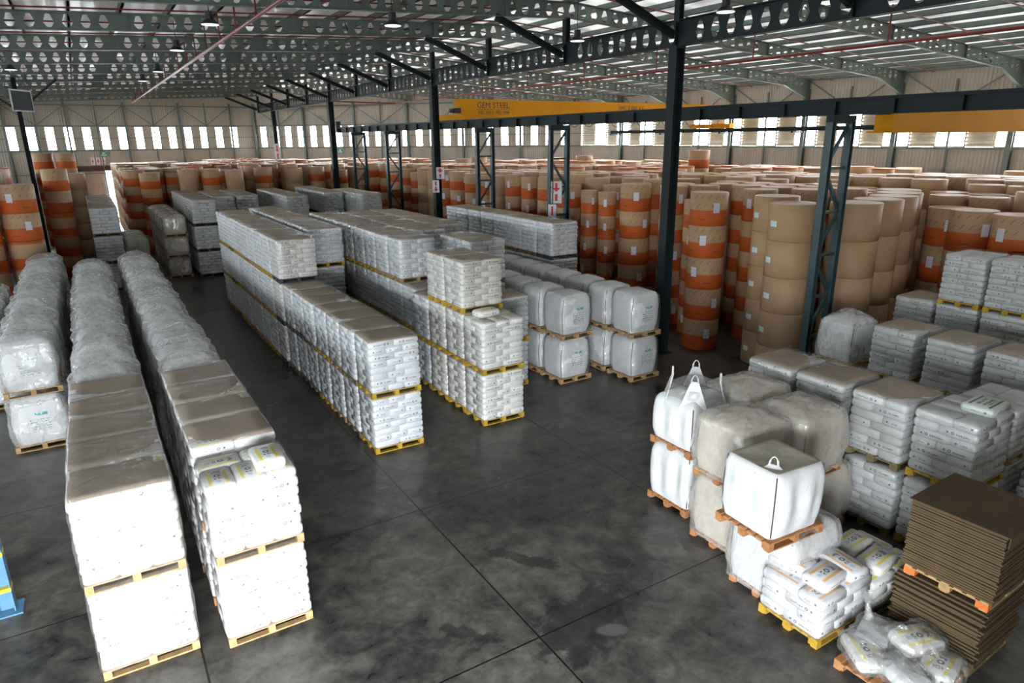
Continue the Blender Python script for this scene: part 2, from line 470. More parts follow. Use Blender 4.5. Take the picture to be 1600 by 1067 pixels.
def strip(mb, p0, p1, z0, z1, n_in, pitch=.19, dep=.028):
    """trapezoid-ribbed cladding between two plan points, n_in = inward normal; a thin closed sheet"""
    p0 = Vector(p0); p1 = Vector(p1); L = (p1 - p0).length; d = (p1 - p0) / L; n = Vector(n_in)
    k = max(1, int(round(L / pitch))); st = L / k
    pts = []
    for i in range(k):
        for u, w in ((0, 0), (.5, 0), (.62, 1), (.88, 1)):
            pts.append(p0 + d * (i + u) * st + n * dep * w)
    pts.append(p1.copy())
    m = len(pts)
    vs = [(p.x, p.y, z0) for p in pts] + [(p.x, p.y, z1) for p in pts]
    mb.add(vs, [(i, i + 1, m + i + 1, m + i) for i in range(m - 1)])
    q0, q1 = p0 - n * .06, p1 - n * .06
    mb.add([(q0.x, q0.y, z0), (q1.x, q1.y, z0), (q1.x, q1.y, z1), (q0.x, q0.y, z1)], [(0, 1, 2, 3)])

WN = [0]
def window(p0, p1, z0, z1, n_in, mid=True):
    WN[0] += 1
    p0 = Vector(p0); p1 = Vector(p1); n = Vector(n_in)
    fr = MB(); w = .05
    for a, b in ((z0, z0 + w), (z1 - w, z1)):
        fr.bar((*(p0 - n * .0), (a + b) / 2), (*(p1 - n * .0), (a + b) / 2), .09, w)
    for p in (p0, p1):
        d = (p1 - p0).normalized() * (w / 2) * (1 if p is p0 else -1)
        fr.bar((*(p + d), z0), (*(p + d), z1), w, .09, upv=(n.x, n.y, 0))
    o = obj(f'window_{WN[0]}', fr, M_louver, kind='structure')
    pm = MB(); a = p0 - n * .02; b = p1 - n * .02
    pm.bar((*a, (z0 + z1) / 2), (*b, (z0 + z1) / 2), .006, z1 - z0)
    obj('pane', pm, M_pane, o)

def wall(name, p0, p1, n_in, wins, extra=None, doors=()):
    """wins: list of (s0,s1) along p0->p1; cladding fills the rest"""
    p0 = Vector(p0); p1 = Vector(p1); L = (p1 - p0).length; d = (p1 - p0) / L
    P = lambda s: p0 + d * s
    mb = MB()
    s = 0
    for a, b, z in list(doors) + [(L, L, 0)]:
        if a > s + .01: strip(mb, P(s), P(a), 0, SILL, n_in)
        if b > a: strip(mb, P(a), P(b), z, SILL, n_in)
        s = b
    strip(mb, p0, p1, HEAD, ZT, n_in)
    s = 0
    for a, b in wins + [(L, L)]:
        if a > s + .01 and not extra: strip(mb, P(s), P(a), SILL, HEAD, n_in)
        if a > s + .01 and extra: extra(P(s), P(a))
        s = b
    w = obj(name, mb, M_wall, kind='structure')
    for a, b in wins: window(P(a), P(b), SILL, HEAD, n_in)
    return w
# end wall (left part), windows every 1.37 m
wins = []
s = 13.01 - (-20.0)
ws = []
while s > 3: ws.append((s, s + .70)); s -= 1.37
wall_end = wall('wall_end', (XL, YE), (CX, YE), (0, -1), ws[::-1], doors=[(21.9, 22.65, 4.5)])
nch = Vector((-(YE - CY), -(XR - CX))).normalized()
Lc = math.hypot(XR - CX, YE - CY)
wall('wall_diagonal', (CX, YE), (XR, CY), (nch.x, nch.y), [(.55 + 1.372 * i, 1.27 + 1.372 * i) for i in range(23)])
LN = [0]
def louver(a, b):
    mb = MB(); a = Vector(a); b = Vector(b); n = int((HEAD - SILL) / .18)
    for i in range(n):
        z = SILL + .09 + i * .18
        mb.add([(a.x - .05, a.y, z + .05), (b.x - .05, b.y, z + .05), (b.x + .06, b.y, z - .05), (a.x + .06, a.y, z - .05),
                (a.x - .05, a.y, z + .065), (b.x - .05, b.y, z + .065), (b.x + .06, b.y, z - .035), (a.x + .06, a.y, z - .035)],
               [(0, 3, 2, 1), (4, 5, 6, 7), (0, 1, 5, 4), (1, 2, 6, 5), (2, 3, 7, 6), (3, 0, 4, 7)])
    mb.box(a.x + .10, a.x + .13, min(a.y, b.y), max(a.y, b.y), SILL, HEAD)
    obj('louver_bank', mb, M_louver, kind='structure')
rw = []
y = 15.9 - 5.6 * 3
while y < CY + 1:
    for yy in (y, y + 2.8):
        a, b = CY - yy - .74, CY - yy + .74
        if a > .3 and b < CY - NEAR_Y - .2: rw.append((a, b))
    y += 5.6
rw.sort()
wall('wall_right', (XR, CY), (XR, NEAR_Y), (-1, 0), rw, extra=louver)
wall('wall_left', (XL, NEAR_Y), (XL, YE), (1, 0), [(1.5 + 2.8 * i, 2.8 + 2.8 * i) for i in range(26)])
mb = MB()
strip(mb, (XR, NEAR_Y), (DOOR_X1, NEAR_Y), 0, ZT, (0, 1)); strip(mb, (DOOR_X0, NEAR_Y), (XL, NEAR_Y), 0, ZT, (0, 1))
strip(mb, (DOOR_X1, NEAR_Y), (DOOR_X0, NEAR_Y), DOOR_Z, ZT, (0, 1))
obj('wall_near', mb, M_wall, kind='structure')

# roof lining, purlins
mb = MB(); T = .76
def zr(x): return zb(x) + T
mb.add([(XL - .2, NEAR_Y - .2, zr(XL)), (15.7, NEAR_Y - .2, zr(15.69)), (15.7, YE + .2, zr(15.69)), (XL - .2, YE + .2, zr(XL)),
        (XL - .2, NEAR_Y - .2, zr(XL) + .05), (15.7, NEAR_Y - .2, zr(15.69) + .05), (15.7, YE + .2, zr(15.69) + .05), (XL - .2, YE + .2, zr(XL) + .05)],
       [(0, 3, 2, 1)])
mb.add([(15.7, NEAR_Y - .2, zr(15.69)), (XR + .2, NEAR_Y - .2, zr(XR)), (XR + .2, CY, zr(XR)), (15.7, YE + .2, zr(15.69)),
        (15.7, NEAR_Y - .2, zr(15.69) + .05), (XR + .2, NEAR_Y - .2, zr(XR) + .05), (XR + .2, CY, zr(XR) + .05), (15.7, YE + .2, zr(15.69) + .05)],
       [(0, 3, 2, 1)], 1)
ceiling = obj('ceiling', mb, [M_foil, M_foil_r], kind='structure')
x = XL + .6
while x < XR - .2:
    z = zb(x) + .53
    mb = MB(); y1 = yend(x) - .05
    mb.box(x - .03, x + .03, NEAR_Y + .05, y1, z, z + .2); mb.box(x - .03, x + .05, NEAR_Y + .05, y1, z, z + .012)
    obj('purlin', mb, M_steel_l, ceiling)
    x += 1.42

# castellated members: a web with real openings and two flanges
def web(mb, A, d, L, zlo, dep, t=.012, cell=.50, n=None, gap=None):
    """A plan start, d plan unit vector, zlo(s) lower edge, opening outline stretched hexagon"""
    A = Vector(A); d = Vector(d); nn = Vector((-d.y, d.x)); k = int(L / cell); st = L / k
    for i in range(k):
        s0 = i * st; zc = zlo(s0 + st / 2)
        solid = gap and (i % gap) in (gap - 1,)
        out = [(0, 0), (.5, 0), (1, 0), (1, .5), (1, 1), (.5, 1), (0, 1), (0, .5)]
        hole = [(.36, .17), (.5, .13), (.64, .17), (.80, .42), (.62, .86), (.5, .88), (.38, .86), (.20, .42)]
        def pt(u, w, side):
            s_ = s0 + u * st; p = A + d * s_ + nn * side * t
            return (p.x, p.y, zlo(s_) + w * dep)
        if solid:
            mb.add([pt(u, w, 0) for u, w in ((0, 0), (1, 0), (1, 1), (0, 1))], [(0, 1, 2, 3)])
            continue
        vs = [pt(u, w, 0) for u, w in out] + [pt(u, w, 0) for u, w in hole] + [pt(u, w, 1) for u, w in hole]
        fs = [(j, (j + 1) % 8, 8 + (j + 1) % 8, 8 + j) for j in range(8)]
        fs += [(8 + j, 8 + (j + 1) % 8, 16 + (j + 1) % 8, 16 + j) for j in range(8)]
        mb.add(vs, fs)
def rafter(x0, x1, y, haunch=False):
    mb = MB(); dep = .53
    xh = x1 - 2.3 if haunch else x1
    def zl(s): return zb(x0 + s)
    L = x1 - x0
    web(mb, (x0, y), (1, 0), L, zl, dep, gap=11)
    def fl(xa, za, xb_, zb_): mb.bar((xa, y, za), (xb_, y, zb_), .17, .025, upv=(0, 0, 1))
    fl(x0, zl(0) + dep, x1, zl(L) + dep)
    if haunch:
        fl(x0, zl(0), xh, zb(xh)); fl(xh, zb(xh), x1, zb(x1) - .62)
        mb.add([(xh, y, zb(xh)), (x1, y, zb(x1) - .62), (x1, y, zb(x1))], [(0, 1, 2)])
    else: fl(x0, zl(0), x1, zl(L))
    for k in range(1, int(L / 5.5) + 1):     # stiffener plates
        xs = x0 + k * 5.5
        mb.box(xs - .01, xs + .01, y - .085, y + .085, zb(xs), zb(xs) + dep)
    return mb
RY = [15.9 + 5.6 * j for j in range(-3, 11)]
for i, y in enumerate(RY):
    obj('roof_rafter', rafter(XL + .1, 15.7, y), M_steel_l, kind='structure')
    if xend(y) - 15.7 > 1.5: obj('roof_rafter', rafter(15.7, xend(y) - .12, y, y < CY), M_steel_l, kind='structure')
    if y > 5:                                  # knee braces and post down to the ridge girder
        mb = MB(); mb.ibeam((12.75, y, 10.93), (15.55, y, 9.85), .14, .2, .02); mb.ibeam((15.7, y, 10.2), (15.7, y, 11.1), .2, .2, .02, upv=(1, 0, 0))
        obj('knee_brace', mb, M_steel, kind='structure')
    mb = MB()                                  # fly braces from the rafter to the purlins
    for x in np.arange(XL + 4, min(xend(y), XR) - 2, 4.26):
        mb.bar((x, y + .05, zb(x) + .05), (x + .1, y + .75, zb(x) + .62), .04, .04)
    obj('fly_brace', mb, M_steel, kind='structure')
# ridge girder
mb = MB()
web(mb, (15.7, NEAR_Y), (0, 1), YE - NEAR_Y - .9, lambda s: 9.56, .70, cell=.56, gap=10)
mb.bar((15.7, NEAR_Y, 9.56), (15.7, YE - .9, 9.56), .26, .03); mb.bar((15.7, NEAR_Y, 10.26), (15.7, YE - .9, 10.26), .26, .03)
for y in RY[1:]: mb.box(15.58, 15.82, y - .01, y + .01, 9.56, 10.26)
tag(obj('ridge_girder', mb, M_steel), 'dark castellated girder running the length of the hall on the tall columns', 'beam')

# ridge columns
CYS = [15.9, 32.7, 49.5, 66.3]
cpos = ['nearest, largest in view', 'second from the camera, with red arrow signs', 'third from the camera', 'farthest, close to the end wall']
for y, w in zip(CYS, cpos):
    t = thing('steel_column', f'tall dark steel column under the ridge girder, {w}', 'column', (15.7, y, 0), group='columns under the ridge girder')
    mb = MB(); mb.ibeam((0, 0, .02), (0, 0, 9.55), .32, .36, .022, upv=(1, 0, 0)); obj('shaft', mb, M_steel, t)
    mb = MB(); mb.box(-.28, .28, -.28, .28, 0, .03); obj('base_plate', mb, M_steel, t)
    mb = MB(); mb.box(-.17, .17, -.19, .19, 9.5, 9.56); obj('cap_plate', mb, M_steel, t)
# left column line
for y, w in ((11.75, None), (45.3, 'between the far left paper rolls')):
    t = thing('steel_column', 'blue steel column foot with yellow bands at the left edge' if w is None else f'dark steel column {w}', 'column', (-2.05 if w is None else -2.2, y, 0))
    mb = MB(); mb.ibeam((0, 0, .02), (0, 0, 10.25), .22, .22, .018, upv=(1, 0, 0)); obj('shaft', mb, M_steel_b if w is None else M_steel, t)
    mb = MB(); mb.box(-.2, .2, -.2, .2, 0, .025); obj('base_plate', mb, M_steel_b if w is None else M_steel, t)
    if w is None:
        for z in (.38, 1.0, 1.6):
            mb = MB(); mb.box(-.113, .113, -.113, .113, z, z + .06); obj('yellow_band', mb, M_yelmark, t)
    else:
        mb = MB(); mb.bar((0, 0, 8.6), (1.9, 0, 10.2), .08, .1); mb.bar((0, 0, 8.6), (-1.9, 0, 10.1), .08, .1); obj('brace', mb, M_steel, t)

# lattice crane columns + runway
LY = [(11.15, 'nearest, in front of the kraft rolls'), (23.7, 'second from the camera, with arrow signs'), (29.9, 'third from the camera'),
      (41.6, 'fourth from the camera'), (47.8, 'farthest from the camera')]
RX = 17.0
for y, w in LY:
    t = thing('lattice_column', f'green-grey lattice crane column, {w}', 'column', (RX, y, 0), group='lattice columns under the crane runway')
    dx = .42
    for s_ in (-1, 1):
        mb = MB(); mb.ibeam((s_ * dx, 0, .02), (s_ * dx, 0, 7.3), .2, .16, .016, upv=(1, 0, 0)); obj('leg', mb, M_lat, t)
    mb = MB(); mb.box(-.54, .54, -.14, .14, 0, .025); obj('base_plate', mb, M_lat, t)
    mb = MB(); mb.box(-.5, .5, -.10, .10, 7.3, 7.48); obj('cap_beam', mb, M_steel, t)
    zs = [.4 + 1.15 * k for k in range(7)]
    for k, z in enumerate(zs):
        mb = MB(); mb.bar((-dx, 0, z), (dx, 0, z), .075, .075); obj('strut', mb, M_lat, t)
        if k < 6:
            mb = MB(); sg = 1 if k % 2 else -1
            mb.bar((-dx * sg, .04, z), (dx * sg, .04, zs[k + 1]), .075, .075); obj('diagonal', mb, M_lat, t)
t = thing('crane_runway', 'dark crane runway beam carried on the lattice columns', 'beam', (RX, 0, 0))
mb = MB(); mb.ibeam((0, 0.5, 7.66), (0, 52, 7.66), .26, .36, .022); obj('beam', mb, M_steel, t)
mb = MB(); mb.box(-.04, .04, .5, 52, 7.84, 7.90); obj('rail', mb, M_steel, t)
y = 2.0
while y < 52:
    mb = MB(); mb.box(-.12, .12, y - .008, y + .008, 7.50, 7.82); obj('stiffener', mb, M_steel, t); y += 1.55
mb = MB(); mb.box(-.16, .16, 52, 52.25, 7.5, 8.3); obj('end_stop', mb, M_steel, t)
t = thing('crane_runway', 'slim crane runway beam fixed along the right wall columns', 'beam', (XR - 1.2, 0, 0))
mb = MB(); mb.ibeam((0, .5, 7.35), (0, 44, 7.35), .24, .24, .02); obj('beam', mb, M_steel, t)
for y in RY:
    if 0 < y < 45: mb = MB(); mb.box(-.1, 1.1, y - .07, y + .07, 7.12, 7.23); obj('bracket', mb, M_steel, t)

# cranes
t = thing('overhead_crane', 'yellow overhead crane with dark lettering high behind the nearest column', 'crane', (RX, 33.5, 0))
Lg = XR - 1.2 - RX
mb = MB(); mb.box(.35, Lg - .1, -.28, .28, 8.02, 8.97); obj('bridge_girder', mb, M_yel, t)
for s_, x0 in ((0, -.2), (1, Lg - .25)):
    mb = MB(); z0 = 7.905 if s_ == 0 else 7.48
    mb.box(x0, x0 + .42, -1.75, 1.75, z0, z0 + .28); o = obj('end_carriage', mb, M_yel, t)
    for yy in (-1.45, 1.45):
        mb = MB(); mb.tube((x0 + .1, yy, z0 + .02), (x0 + .3, yy, z0 + .02), .1, 12); obj('wheel', mb, M_black, o)
mb = MB(); mb.box(-.1, .25, -.75, -.45, 8.25, 8.5); mb.tube((-.35, -.6, 8.37), (-.1, -.6, 8.37), .1, 10); obj('drive_motor', mb, M_black, t)
text_obj('lettering', 'GEM STEEL', .42, M_dark, t, (1.45, -.285, 8.55), (math.pi / 2, 0, 0))
mb = MB(); mb.box(1.45, 3.75, -.288, -.281, 8.47, 8.49); obj('underline', mb, M_dark, t)
text_obj('lettering', 'TEL. (031) 792 1999', .24, M_dark, t, (1.5, -.285, 8.24), (math.pi / 2, 0, 0))
text_obj('lettering', 'SWL 2 000 KG', .34, M_dark, t, (11.2, -.285, 8.55), (math.pi / 2, 0, 0))
mb = MB()
for k in range(18):                            # festoon cable
    x0 = 1.0 + k * 1.05
    pts = [Vector((x0 + u * 1.05, -.4, 7.98 - .42 * math.sin(math.pi * u))) for u in np.linspace(0, 1, 7)]
    for a, b in zip(pts, pts[1:]): mb.tube(a, b, .018, 5, cap=False)
obj('festoon_cable', mb, M_black, t)
t = thing('overhead_crane', 'shaded yellow-brown overhead crane girder at the upper right edge', 'crane', (RX, 10.9, 0))
mb = MB(); mb.box(1.5, Lg - .1, -.25, .25, 7.06, 7.86); obj('bridge_girder', mb, M_yel, t)
mb = MB(); mb.box(1.3, Lg - .1, -.33, .33, 7.03, 7.08); obj('bottom_flange', mb, M_yel, t)
for x0 in (.22, Lg - .55):
    mb = MB(); mb.box(x0, x0 + .3, -1.2, 1.2, 7.5, 7.72); obj('end_carriage', mb, M_steel, t)
mb = MB(); mb.box(.3, 1.55, -.15, .15, 7.5, 7.7); obj('hanger', mb, M_steel, t)

# wall columns, girts and bracing
def framing(name, p0, p1, n, posts, colw, mid=None):
    p0 = Vector(p0); p1 = Vector(p1); L = (p1 - p0).length; d = (p1 - p0) / L; n = Vector(n)
    mb = MB()
    for z, w in ((SILL - .06, .09), (HEAD + .06, .09), (2.2, .07), (4.3, .07), (10.1, .1), ((SILL + HEAD) / 2, .05)):
        a = p0 + n * .10; b = p1 + n * .10
        mb.bar((a.x, a.y, z), (b.x, b.y, z), .06, w)
    obj('wall_girt', mb, M_steel_l if name != 'x' else M_steel, kind='structure')
    mb = MB(); prev = None
    for i, s in enumerate(posts):
        q = p0 + d * s + n * .2
        big = (mid is None) or i % 2 == 0
        mb.ibeam((q.x, q.y, 0), (q.x, q.y, 9.6 if name == 'r' else 10.4), colw if big else .1, colw if big else .1, .015, upv=(n.x, n.y, 0))
    obj('wall_post', mb, M_steel_l, kind='structure')
    mb = MB()
    for i in range(0, len(posts) - 2, 2):
        a = p0 + d * posts[i] + n * .2; c = p0 + d * posts[i + 1] + n * .2; b = p0 + d * posts[i + 2] + n * .2
        mb.bar((a.x, a.y, 10.1), (c.x, c.y, HEAD + .1), .06, .06); mb.bar((b.x, b.y, 10.1), (c.x, c.y, HEAD + .1), .06, .06)
    obj('wall_bracing', mb, M_steel_l, kind='structure')
framing('e', (XL, YE), (CX, YE), (0, -1), [CX - XL - 2.25 * k for k in range(15, -1, -1)], .16, 1)
framing('d', (CX, YE), (XR, CY), (nch.x, nch.y), [.1 + 2.7 * k for k in range(12)], .2, 1)
rp = []
for y in RY:
    if y < CY: rp += [CY - y]
rp = sorted(rp); rq = []
for a, b in zip(rp, rp[1:]): rq += [a, (a + b) / 2]
rq.append(rp[-1])
framing('r', (XR, CY), (XR, NEAR_Y), (-1, 0), rq, .26, 1)
# door trim and fire board on the end wall
mb = MB(); mb.box(-1.0, 4.6, YE - .16, YE - .04, 4.5, 4.95); obj('trim_1', mb, simple('dark_red_lintel', (.07, .03, .03), .6), kind='structure')
t = thing('fire_sign', 'small white fire-equipment symbols above the far left doorway', 'sign', (.95, YE - .2, 5.05))
for k in range(3):
    mb = MB(); mb.box(k * .42, k * .42 + .3, -.02, 0, 0, .62); o = obj('board', mb, M_white, t)
    mb = MB(); mb.box(k * .42 + .05, k * .42 + .25, -.03, -.02, .28, .34); mb.box(k * .42 + .12, k * .42 + .18, -.03, -.02, .1, .52); obj('symbol', mb, M_signred, o)
for (x, y, z, n_, w) in ((2.05, YE - .25, 5.75, (0, -1), 'beside the far left doorway'), (None, None, 5.75, None, 'on the diagonal far wall')):
    if x is None:
        q = Vector((CX, YE)) + (Vector((XR, CY)) - Vector((CX, YE))) * .285 + nch * .3; x, y = q
        rz = math.atan2(nch.y, nch.x) + math.pi / 2
    else: rz = 0
    t = thing('exit_sign', f'small green and white exit sign {w}', 'sign', (x, y, z), rz)
    mb = MB(); mb.box(-.3, .3, -.02, .02, 0, .42); obj('board', mb, M_green, t)
    mb = MB(); mb.box(-.22, .22, -.03, -.02, .07, .16); mb.box(-.1, .08, -.03, -.02, .2, .36); obj('symbol', mb, M_white, t)

def arrow(mb, cx, z0, z1, w, y):
    mb.box(cx - w * .15, cx + w * .15, y - .004, y, z0 + w * .35, z1)
    mb.add([(cx, y - .004, z0), (cx + w * .5, y - .004, z0 + w * .5), (cx - w * .5, y - .004, z0 + w * .5), (cx, y, z0), (cx + w * .5, y, z0 + w * .5), (cx - w * .5, y, z0 + w * .5)],
           [(0, 1, 2), (0, 3, 4, 1), (1, 4, 5, 2), (2, 5, 3, 0)])
def sign(x, y, z, w, h, rz, label, ext=True):
    t = thing('arrow_sign', label, 'sign', (x, y, z), rz, 'fire point arrow signs')
    mb = MB(); mb.box(-w / 2, w / 2, 0, .012, 0, h); obj('board', mb, M_white, t)
    mb = MB()
    arrow(mb, 0, h * .52, h * .92, w * .7, 0) if ext else arrow(mb, 0, h * .08, h * .5, w * .7, 0)
    mb.box(-w * .12, w * .12, -.004, 0, h * (.1 if ext else .58), h * (.42 if ext else .92)); obj('arrow', mb, M_signred, t)
sign(15.80, 32.50, 5.0, .42, .58, -.5, 'white sign with red arrow on the second ridge column, upper')
sign(15.52, 32.50, 4.32, .34, .62, -.5, 'white sign with red arrow on the second ridge column, lower', False)
sign(16.78, 23.55, 4.35, .46, .90, -.55, 'white sign with red arrow on the second lattice column, upper')
sign(16.58, 23.55, 3.22, .34, 1.1, -.55, 'white sign with red arrow on the second lattice column, lower', False)
sign(15.65, 66.0, 5.2, .5, 1.5, -.3, 'white and red sign board on the farthest ridge column')

# high-bay lamps
for (x, y, w) in ((3.75, 22.0, 'nearest of the left bay'), (3.65, 28.6, 'second from the camera in the left bay'), (3.85, 37.5, 'third from the camera in the left bay'), (3.65, 43.5, 'farthest of the left bay'),
                  (8.3, 19.8, 'left of the ridge girder'), (-1.9, 39.2, 'at the far left edge'), (15.0, 19.9, 'beside the ridge girder'), (15.1, 13.6, 'right of the nearest column top')):
    zt = zb(x) - .02; t = thing('high_bay_lamp', f'round high-bay lamp hanging under the roof, {w}', 'lamp', (x, y, 10.12), group='high-bay lamps')
    mb = MB(); mb.tube((0, 0, .32), (0, 0, zt - 10.12 + .6), .012, 6); obj('hanger_rod', mb, M_black, t)
    mb = MB(); mb.tube((0, 0, .12), (0, 0, .34), .11, 12); obj('driver_housing', mb, M_black, t)
    mb = MB(); mb.tube((0, 0, 0), (0, 0, .13), .25, 20, r2=.13); obj('reflector', mb, M_black, t)
    mb = MB(); mb.tube((0, 0, -.012), (0, 0, -.002), .235, 20); obj('diffuser', mb, M_lampglass, t)

# sprinkler pipes
t = thing('sprinkler_main', 'red sprinkler main running away under the left roof bay', 'pipe', (4.75, 0, 0))
mb = MB(); mb.tube((0, 0, 10.22), (0, 70.5, 10.22), .055, 10); obj('pipe', mb, M_red, t)
for y in np.arange(4.0, 70, 2.8):
    mb = MB(); mb.tube((0, y, 10.22), (0, y, zb(4.75) + .66), .028, 6); obj('riser', mb, M_red, t)
t = thing('sprinkler_main', 'red sprinkler main running away under the right roof bay', 'pipe', (24.0, 0, 0))
mb = MB(); mb.tube((0, 0, 9.94), (0, 57.5, 9.94), .055, 10); mb.tube((0, 57.5, 9.94), (-7.7, 61.5, 10.25), .055, 10); obj('pipe', mb, M_red, t)
for y in np.arange(3.2, 57, 5.6):
    mb = MB(); mb.tube((0, y, 9.94), (0, y, zb(24) + .6), .03, 6); obj('riser', mb, M_red, t)
k = 0
for y in RY[1:]:
    for dy in (1.0, 3.8):
        k += 1
        yy = y + dy
        if yy > 71: continue
        mb = MB()
        mb.tube((XL + .3, yy, zb(XL) + .36), (15.7, yy, zb(15.7) + .36), .026, 6, cap=False)
        if yy < 64: mb.tube((15.7, yy, zb(15.7) + .36), (xend(yy) - .6, yy, zb(xend(yy)) + .36), .026, 6, cap=False)
        tag(obj('sprinkler_branch', mb, M_red), f'thin red sprinkler branch pipe across the roof, {ordn(k)} from the camera', 'pipe', 'sprinkler branch pipes')
# hanging board at far left
t = thing('hanging_board', 'white-framed board hanging edge-on below the far left roof', 'sign', (-1.85, 42.0, 8.45), 1.05)
mb = MB(); mb.box(-.8, .8, -.02, .02, 0, .06); mb.box(-.8, .8, -.02, .02, .94, 1.0); mb.box(-.8, -.74, -.02, .02, 0, 1); mb.box(.74, .8, -.02, .02, 0, 1); obj('frame', mb, M_white, t)
mb = MB(); mb.box(-.74, .74, -.008, .008, .06, .94); obj('panel', mb, M_steel, t)
mb = MB(); mb.tube((-.6, 0, 1), (-.6, 0, 2.64), .01, 5); mb.tube((.6, 0, 1), (.6, 0, 2.64), .01, 5); obj('wire', mb, M_black, t)

# ================================================================ goods: shared shapes
def rrect(u, sx, sy, r):
    """point and outward normal on a rounded rectangle, u in 0..1"""
    a, b = sx / 2 - r, sy / 2 - r
    q = math.pi / 2 * r
    segs = [(2 * b, 'l', (sx / 2, -b), (0, 1), (1, 0)), (q, 'c', (a, b), 0), (2 * a, 'l', (a, sy / 2), (-1, 0), (0, 1)), (q, 'c', (-a, b), 1),
            (2 * b, 'l', (-sx / 2, b), (0, -1), (-1, 0)), (q, 'c', (-a, -b), 2), (2 * a, 'l', (-a, -sy / 2), (1, 0), (0, -1)), (q, 'c', (a, -b), 3)]
    T = sum(s[0] for s in segs); d = (u % 1.0) * T
    for s in segs:
        if d <= s[0] + 1e-9:
            if s[1] == 'l': return (s[2][0] + s[3][0] * d, s[2][1] + s[3][1] * d), s[4]
            an = (s[3] + d / s[0]) * math.pi / 2
            return (s[2][0] + r * math.cos(an), s[2][1] + r * math.sin(an)), (math.cos(an), math.sin(an))
        d -= s[0]
    return (sx / 2, -b), (1, 0)
def superbox(sx, sy, h, r=.12, nu=44, nz=12, bulge=.04, amp=.02, freq=3.0, dome=.08, seed=0, flute=0, capn=5, base_in=.03, round_top=.06, mats=1, capx=3):
    mb = MB(); so = Vector((seed * 7.3, seed * 3.1, seed * 1.7))
    rings = []
    def nz_(p): return noise.noise(Vector(p) * freq + so) + .5 * noise.noise(Vector(p) * freq * 2.7 + so)
    vs = []
    for k in range(nz + 1):
        t = k / nz; z = t * h
        off = bulge * math.sin(math.pi * min(1, t * 1.05)) - base_in * max(0, 1 - t * 6) - round_top * max(0, (t - .86) / .14) ** 2
        for i in range(nu):
            (px, py), (nx, ny) = rrect(i / nu, sx, sy, r)
            o = off + amp * nz_((px, py, z))
            if flute: o += .028 * math.cos(i / nu * 2 * math.pi * flute) * math.sin(math.pi * t)
            vs.append((px + nx * o, py + ny * o, z))
    base = vs[-nu:]
    for c in range(1, capn + 1):
        s = 1 - c / (capn + .0)
        if c == capn: s = 0.0
        for i in range(nu):
            x, y = base[i][0] * s, base[i][1] * s
            z = h + dome * (1 - s ** capx) + amp * 1.2 * nz_((x, y, h + 2)) * (1 if c else 0)
            vs.append((x, y, z))
    tot = nz + 1 + capn
    fs = [(k * nu + i, k * nu + (i + 1) % nu, (k + 1) * nu + (i + 1) % nu, (k + 1) * nu + i) for k in range(tot - 1) for i in range(nu)]
    fs = fs[:-nu] + [(((tot - 2) * nu + i), ((tot - 2) * nu + (i + 1) % nu), (tot - 1) * nu) for i in range(nu)]
    mi = [0] * (nz * nu) + [1 if mats > 1 else 0] * (len(fs) - nz * nu)
    mb.v = vs; mb.f = fs; mb.mi = mi
    return mb

def sack_mb(L, W, h, seed=0, droop=.0):
    """a filled flat sack: four rings of twelve plus caps"""
    rr = random.Random(seed); mb = MB(); nu = 12
    prof = [(-.5, .93, .885), (-.30, .99, .985), (.0, 1.0, 1.0), (.30, .99, .985), (.5, .93, .885)]
    a, b, q = L / 2, W / 2, .032
    ring = [(a, -b + q), (a + .004, 0), (a, b - q), (a - q, b), (0, b + .004), (-a + q, b), (-a, b - q), (-a - .004, 0), (-a, -b + q), (-a + q, -b), (0, -b - .004), (a - q, -b)]
    vs = []
    for z, fx, fy in prof:
        for i in range(nu):
            px, py = ring[i]
            j = 1 + rr.uniform(-.012, .012)
            vs.append((px * fx * j, py * fy * j, z * h + rr.uniform(-.003, .003) - droop * (abs(px) / (L / 2)) ** 2))
    vs += [(0, 0, -.5 * h), (0, 0, .5 * h + .004)]
    fs = [(k * nu + i, k * nu + (i + 1) % nu, (k + 1) * nu + (i + 1) % nu, (k + 1) * nu + i) for k in range(4) for i in range(nu)]
    fs += [((i + 1) % nu, i, 5 * nu) for i in range(nu)] + [(4 * nu + i, 4 * nu + (i + 1) % nu, 5 * nu + 1) for i in range(nu)]
    mb.v = vs; mb.f = fs; mb.mi = [0] * len(fs)
    return mb
SACKS = {}
def sack_me(style, h, k):
    key = (style, round(h, 3), k)
    if key not in SACKS: SACKS[key] = sack_mb(.605, .405, h * 1.03, k).mesh('sack', M_sack[style], True)
    return SACKS[key]
def layer_spots(odd):
    """five sacks to a layer on a 1.2 x 1.0 pallet: (x, y, turned)"""
    three = [(-.4, 1), (0, 1), (.4, 1)]; two = [(-.3, 0), (.3, 0)]
    if odd: return [(x, .2, t) for x, t in three] + [(x, -.3, t) for x, t in two]
    return [(x, -.2, t) for x, t in three] + [(x, .3, t) for x, t in two]
JOIN = {}
def joined_sacks(style, h, n, v=0):
    key = (style, round(h, 3), n, v)
    if key in JOIN: return JOIN[key]
    mb = MB(); rr = random.Random(v + 31)
    for k in range(n):
        for x, y, t in layer_spots(k % 2):
            s = sack_mb(.60, .40, h * 1.03, rr.randrange(99))
            dx, dy = rr.uniform(-.012, .012), rr.uniform(-.012, .012)
            vs = [((-p[1] if t else p[0]) + x + dx, (p[0] if t else p[1]) + y + dy, p[2] + (k + .5) * h) for p in s.v]
            mb.add(vs, s.f)
    JOIN[key] = mb.mesh('sacks', M_sack_far[style], True)
    return JOIN[key]
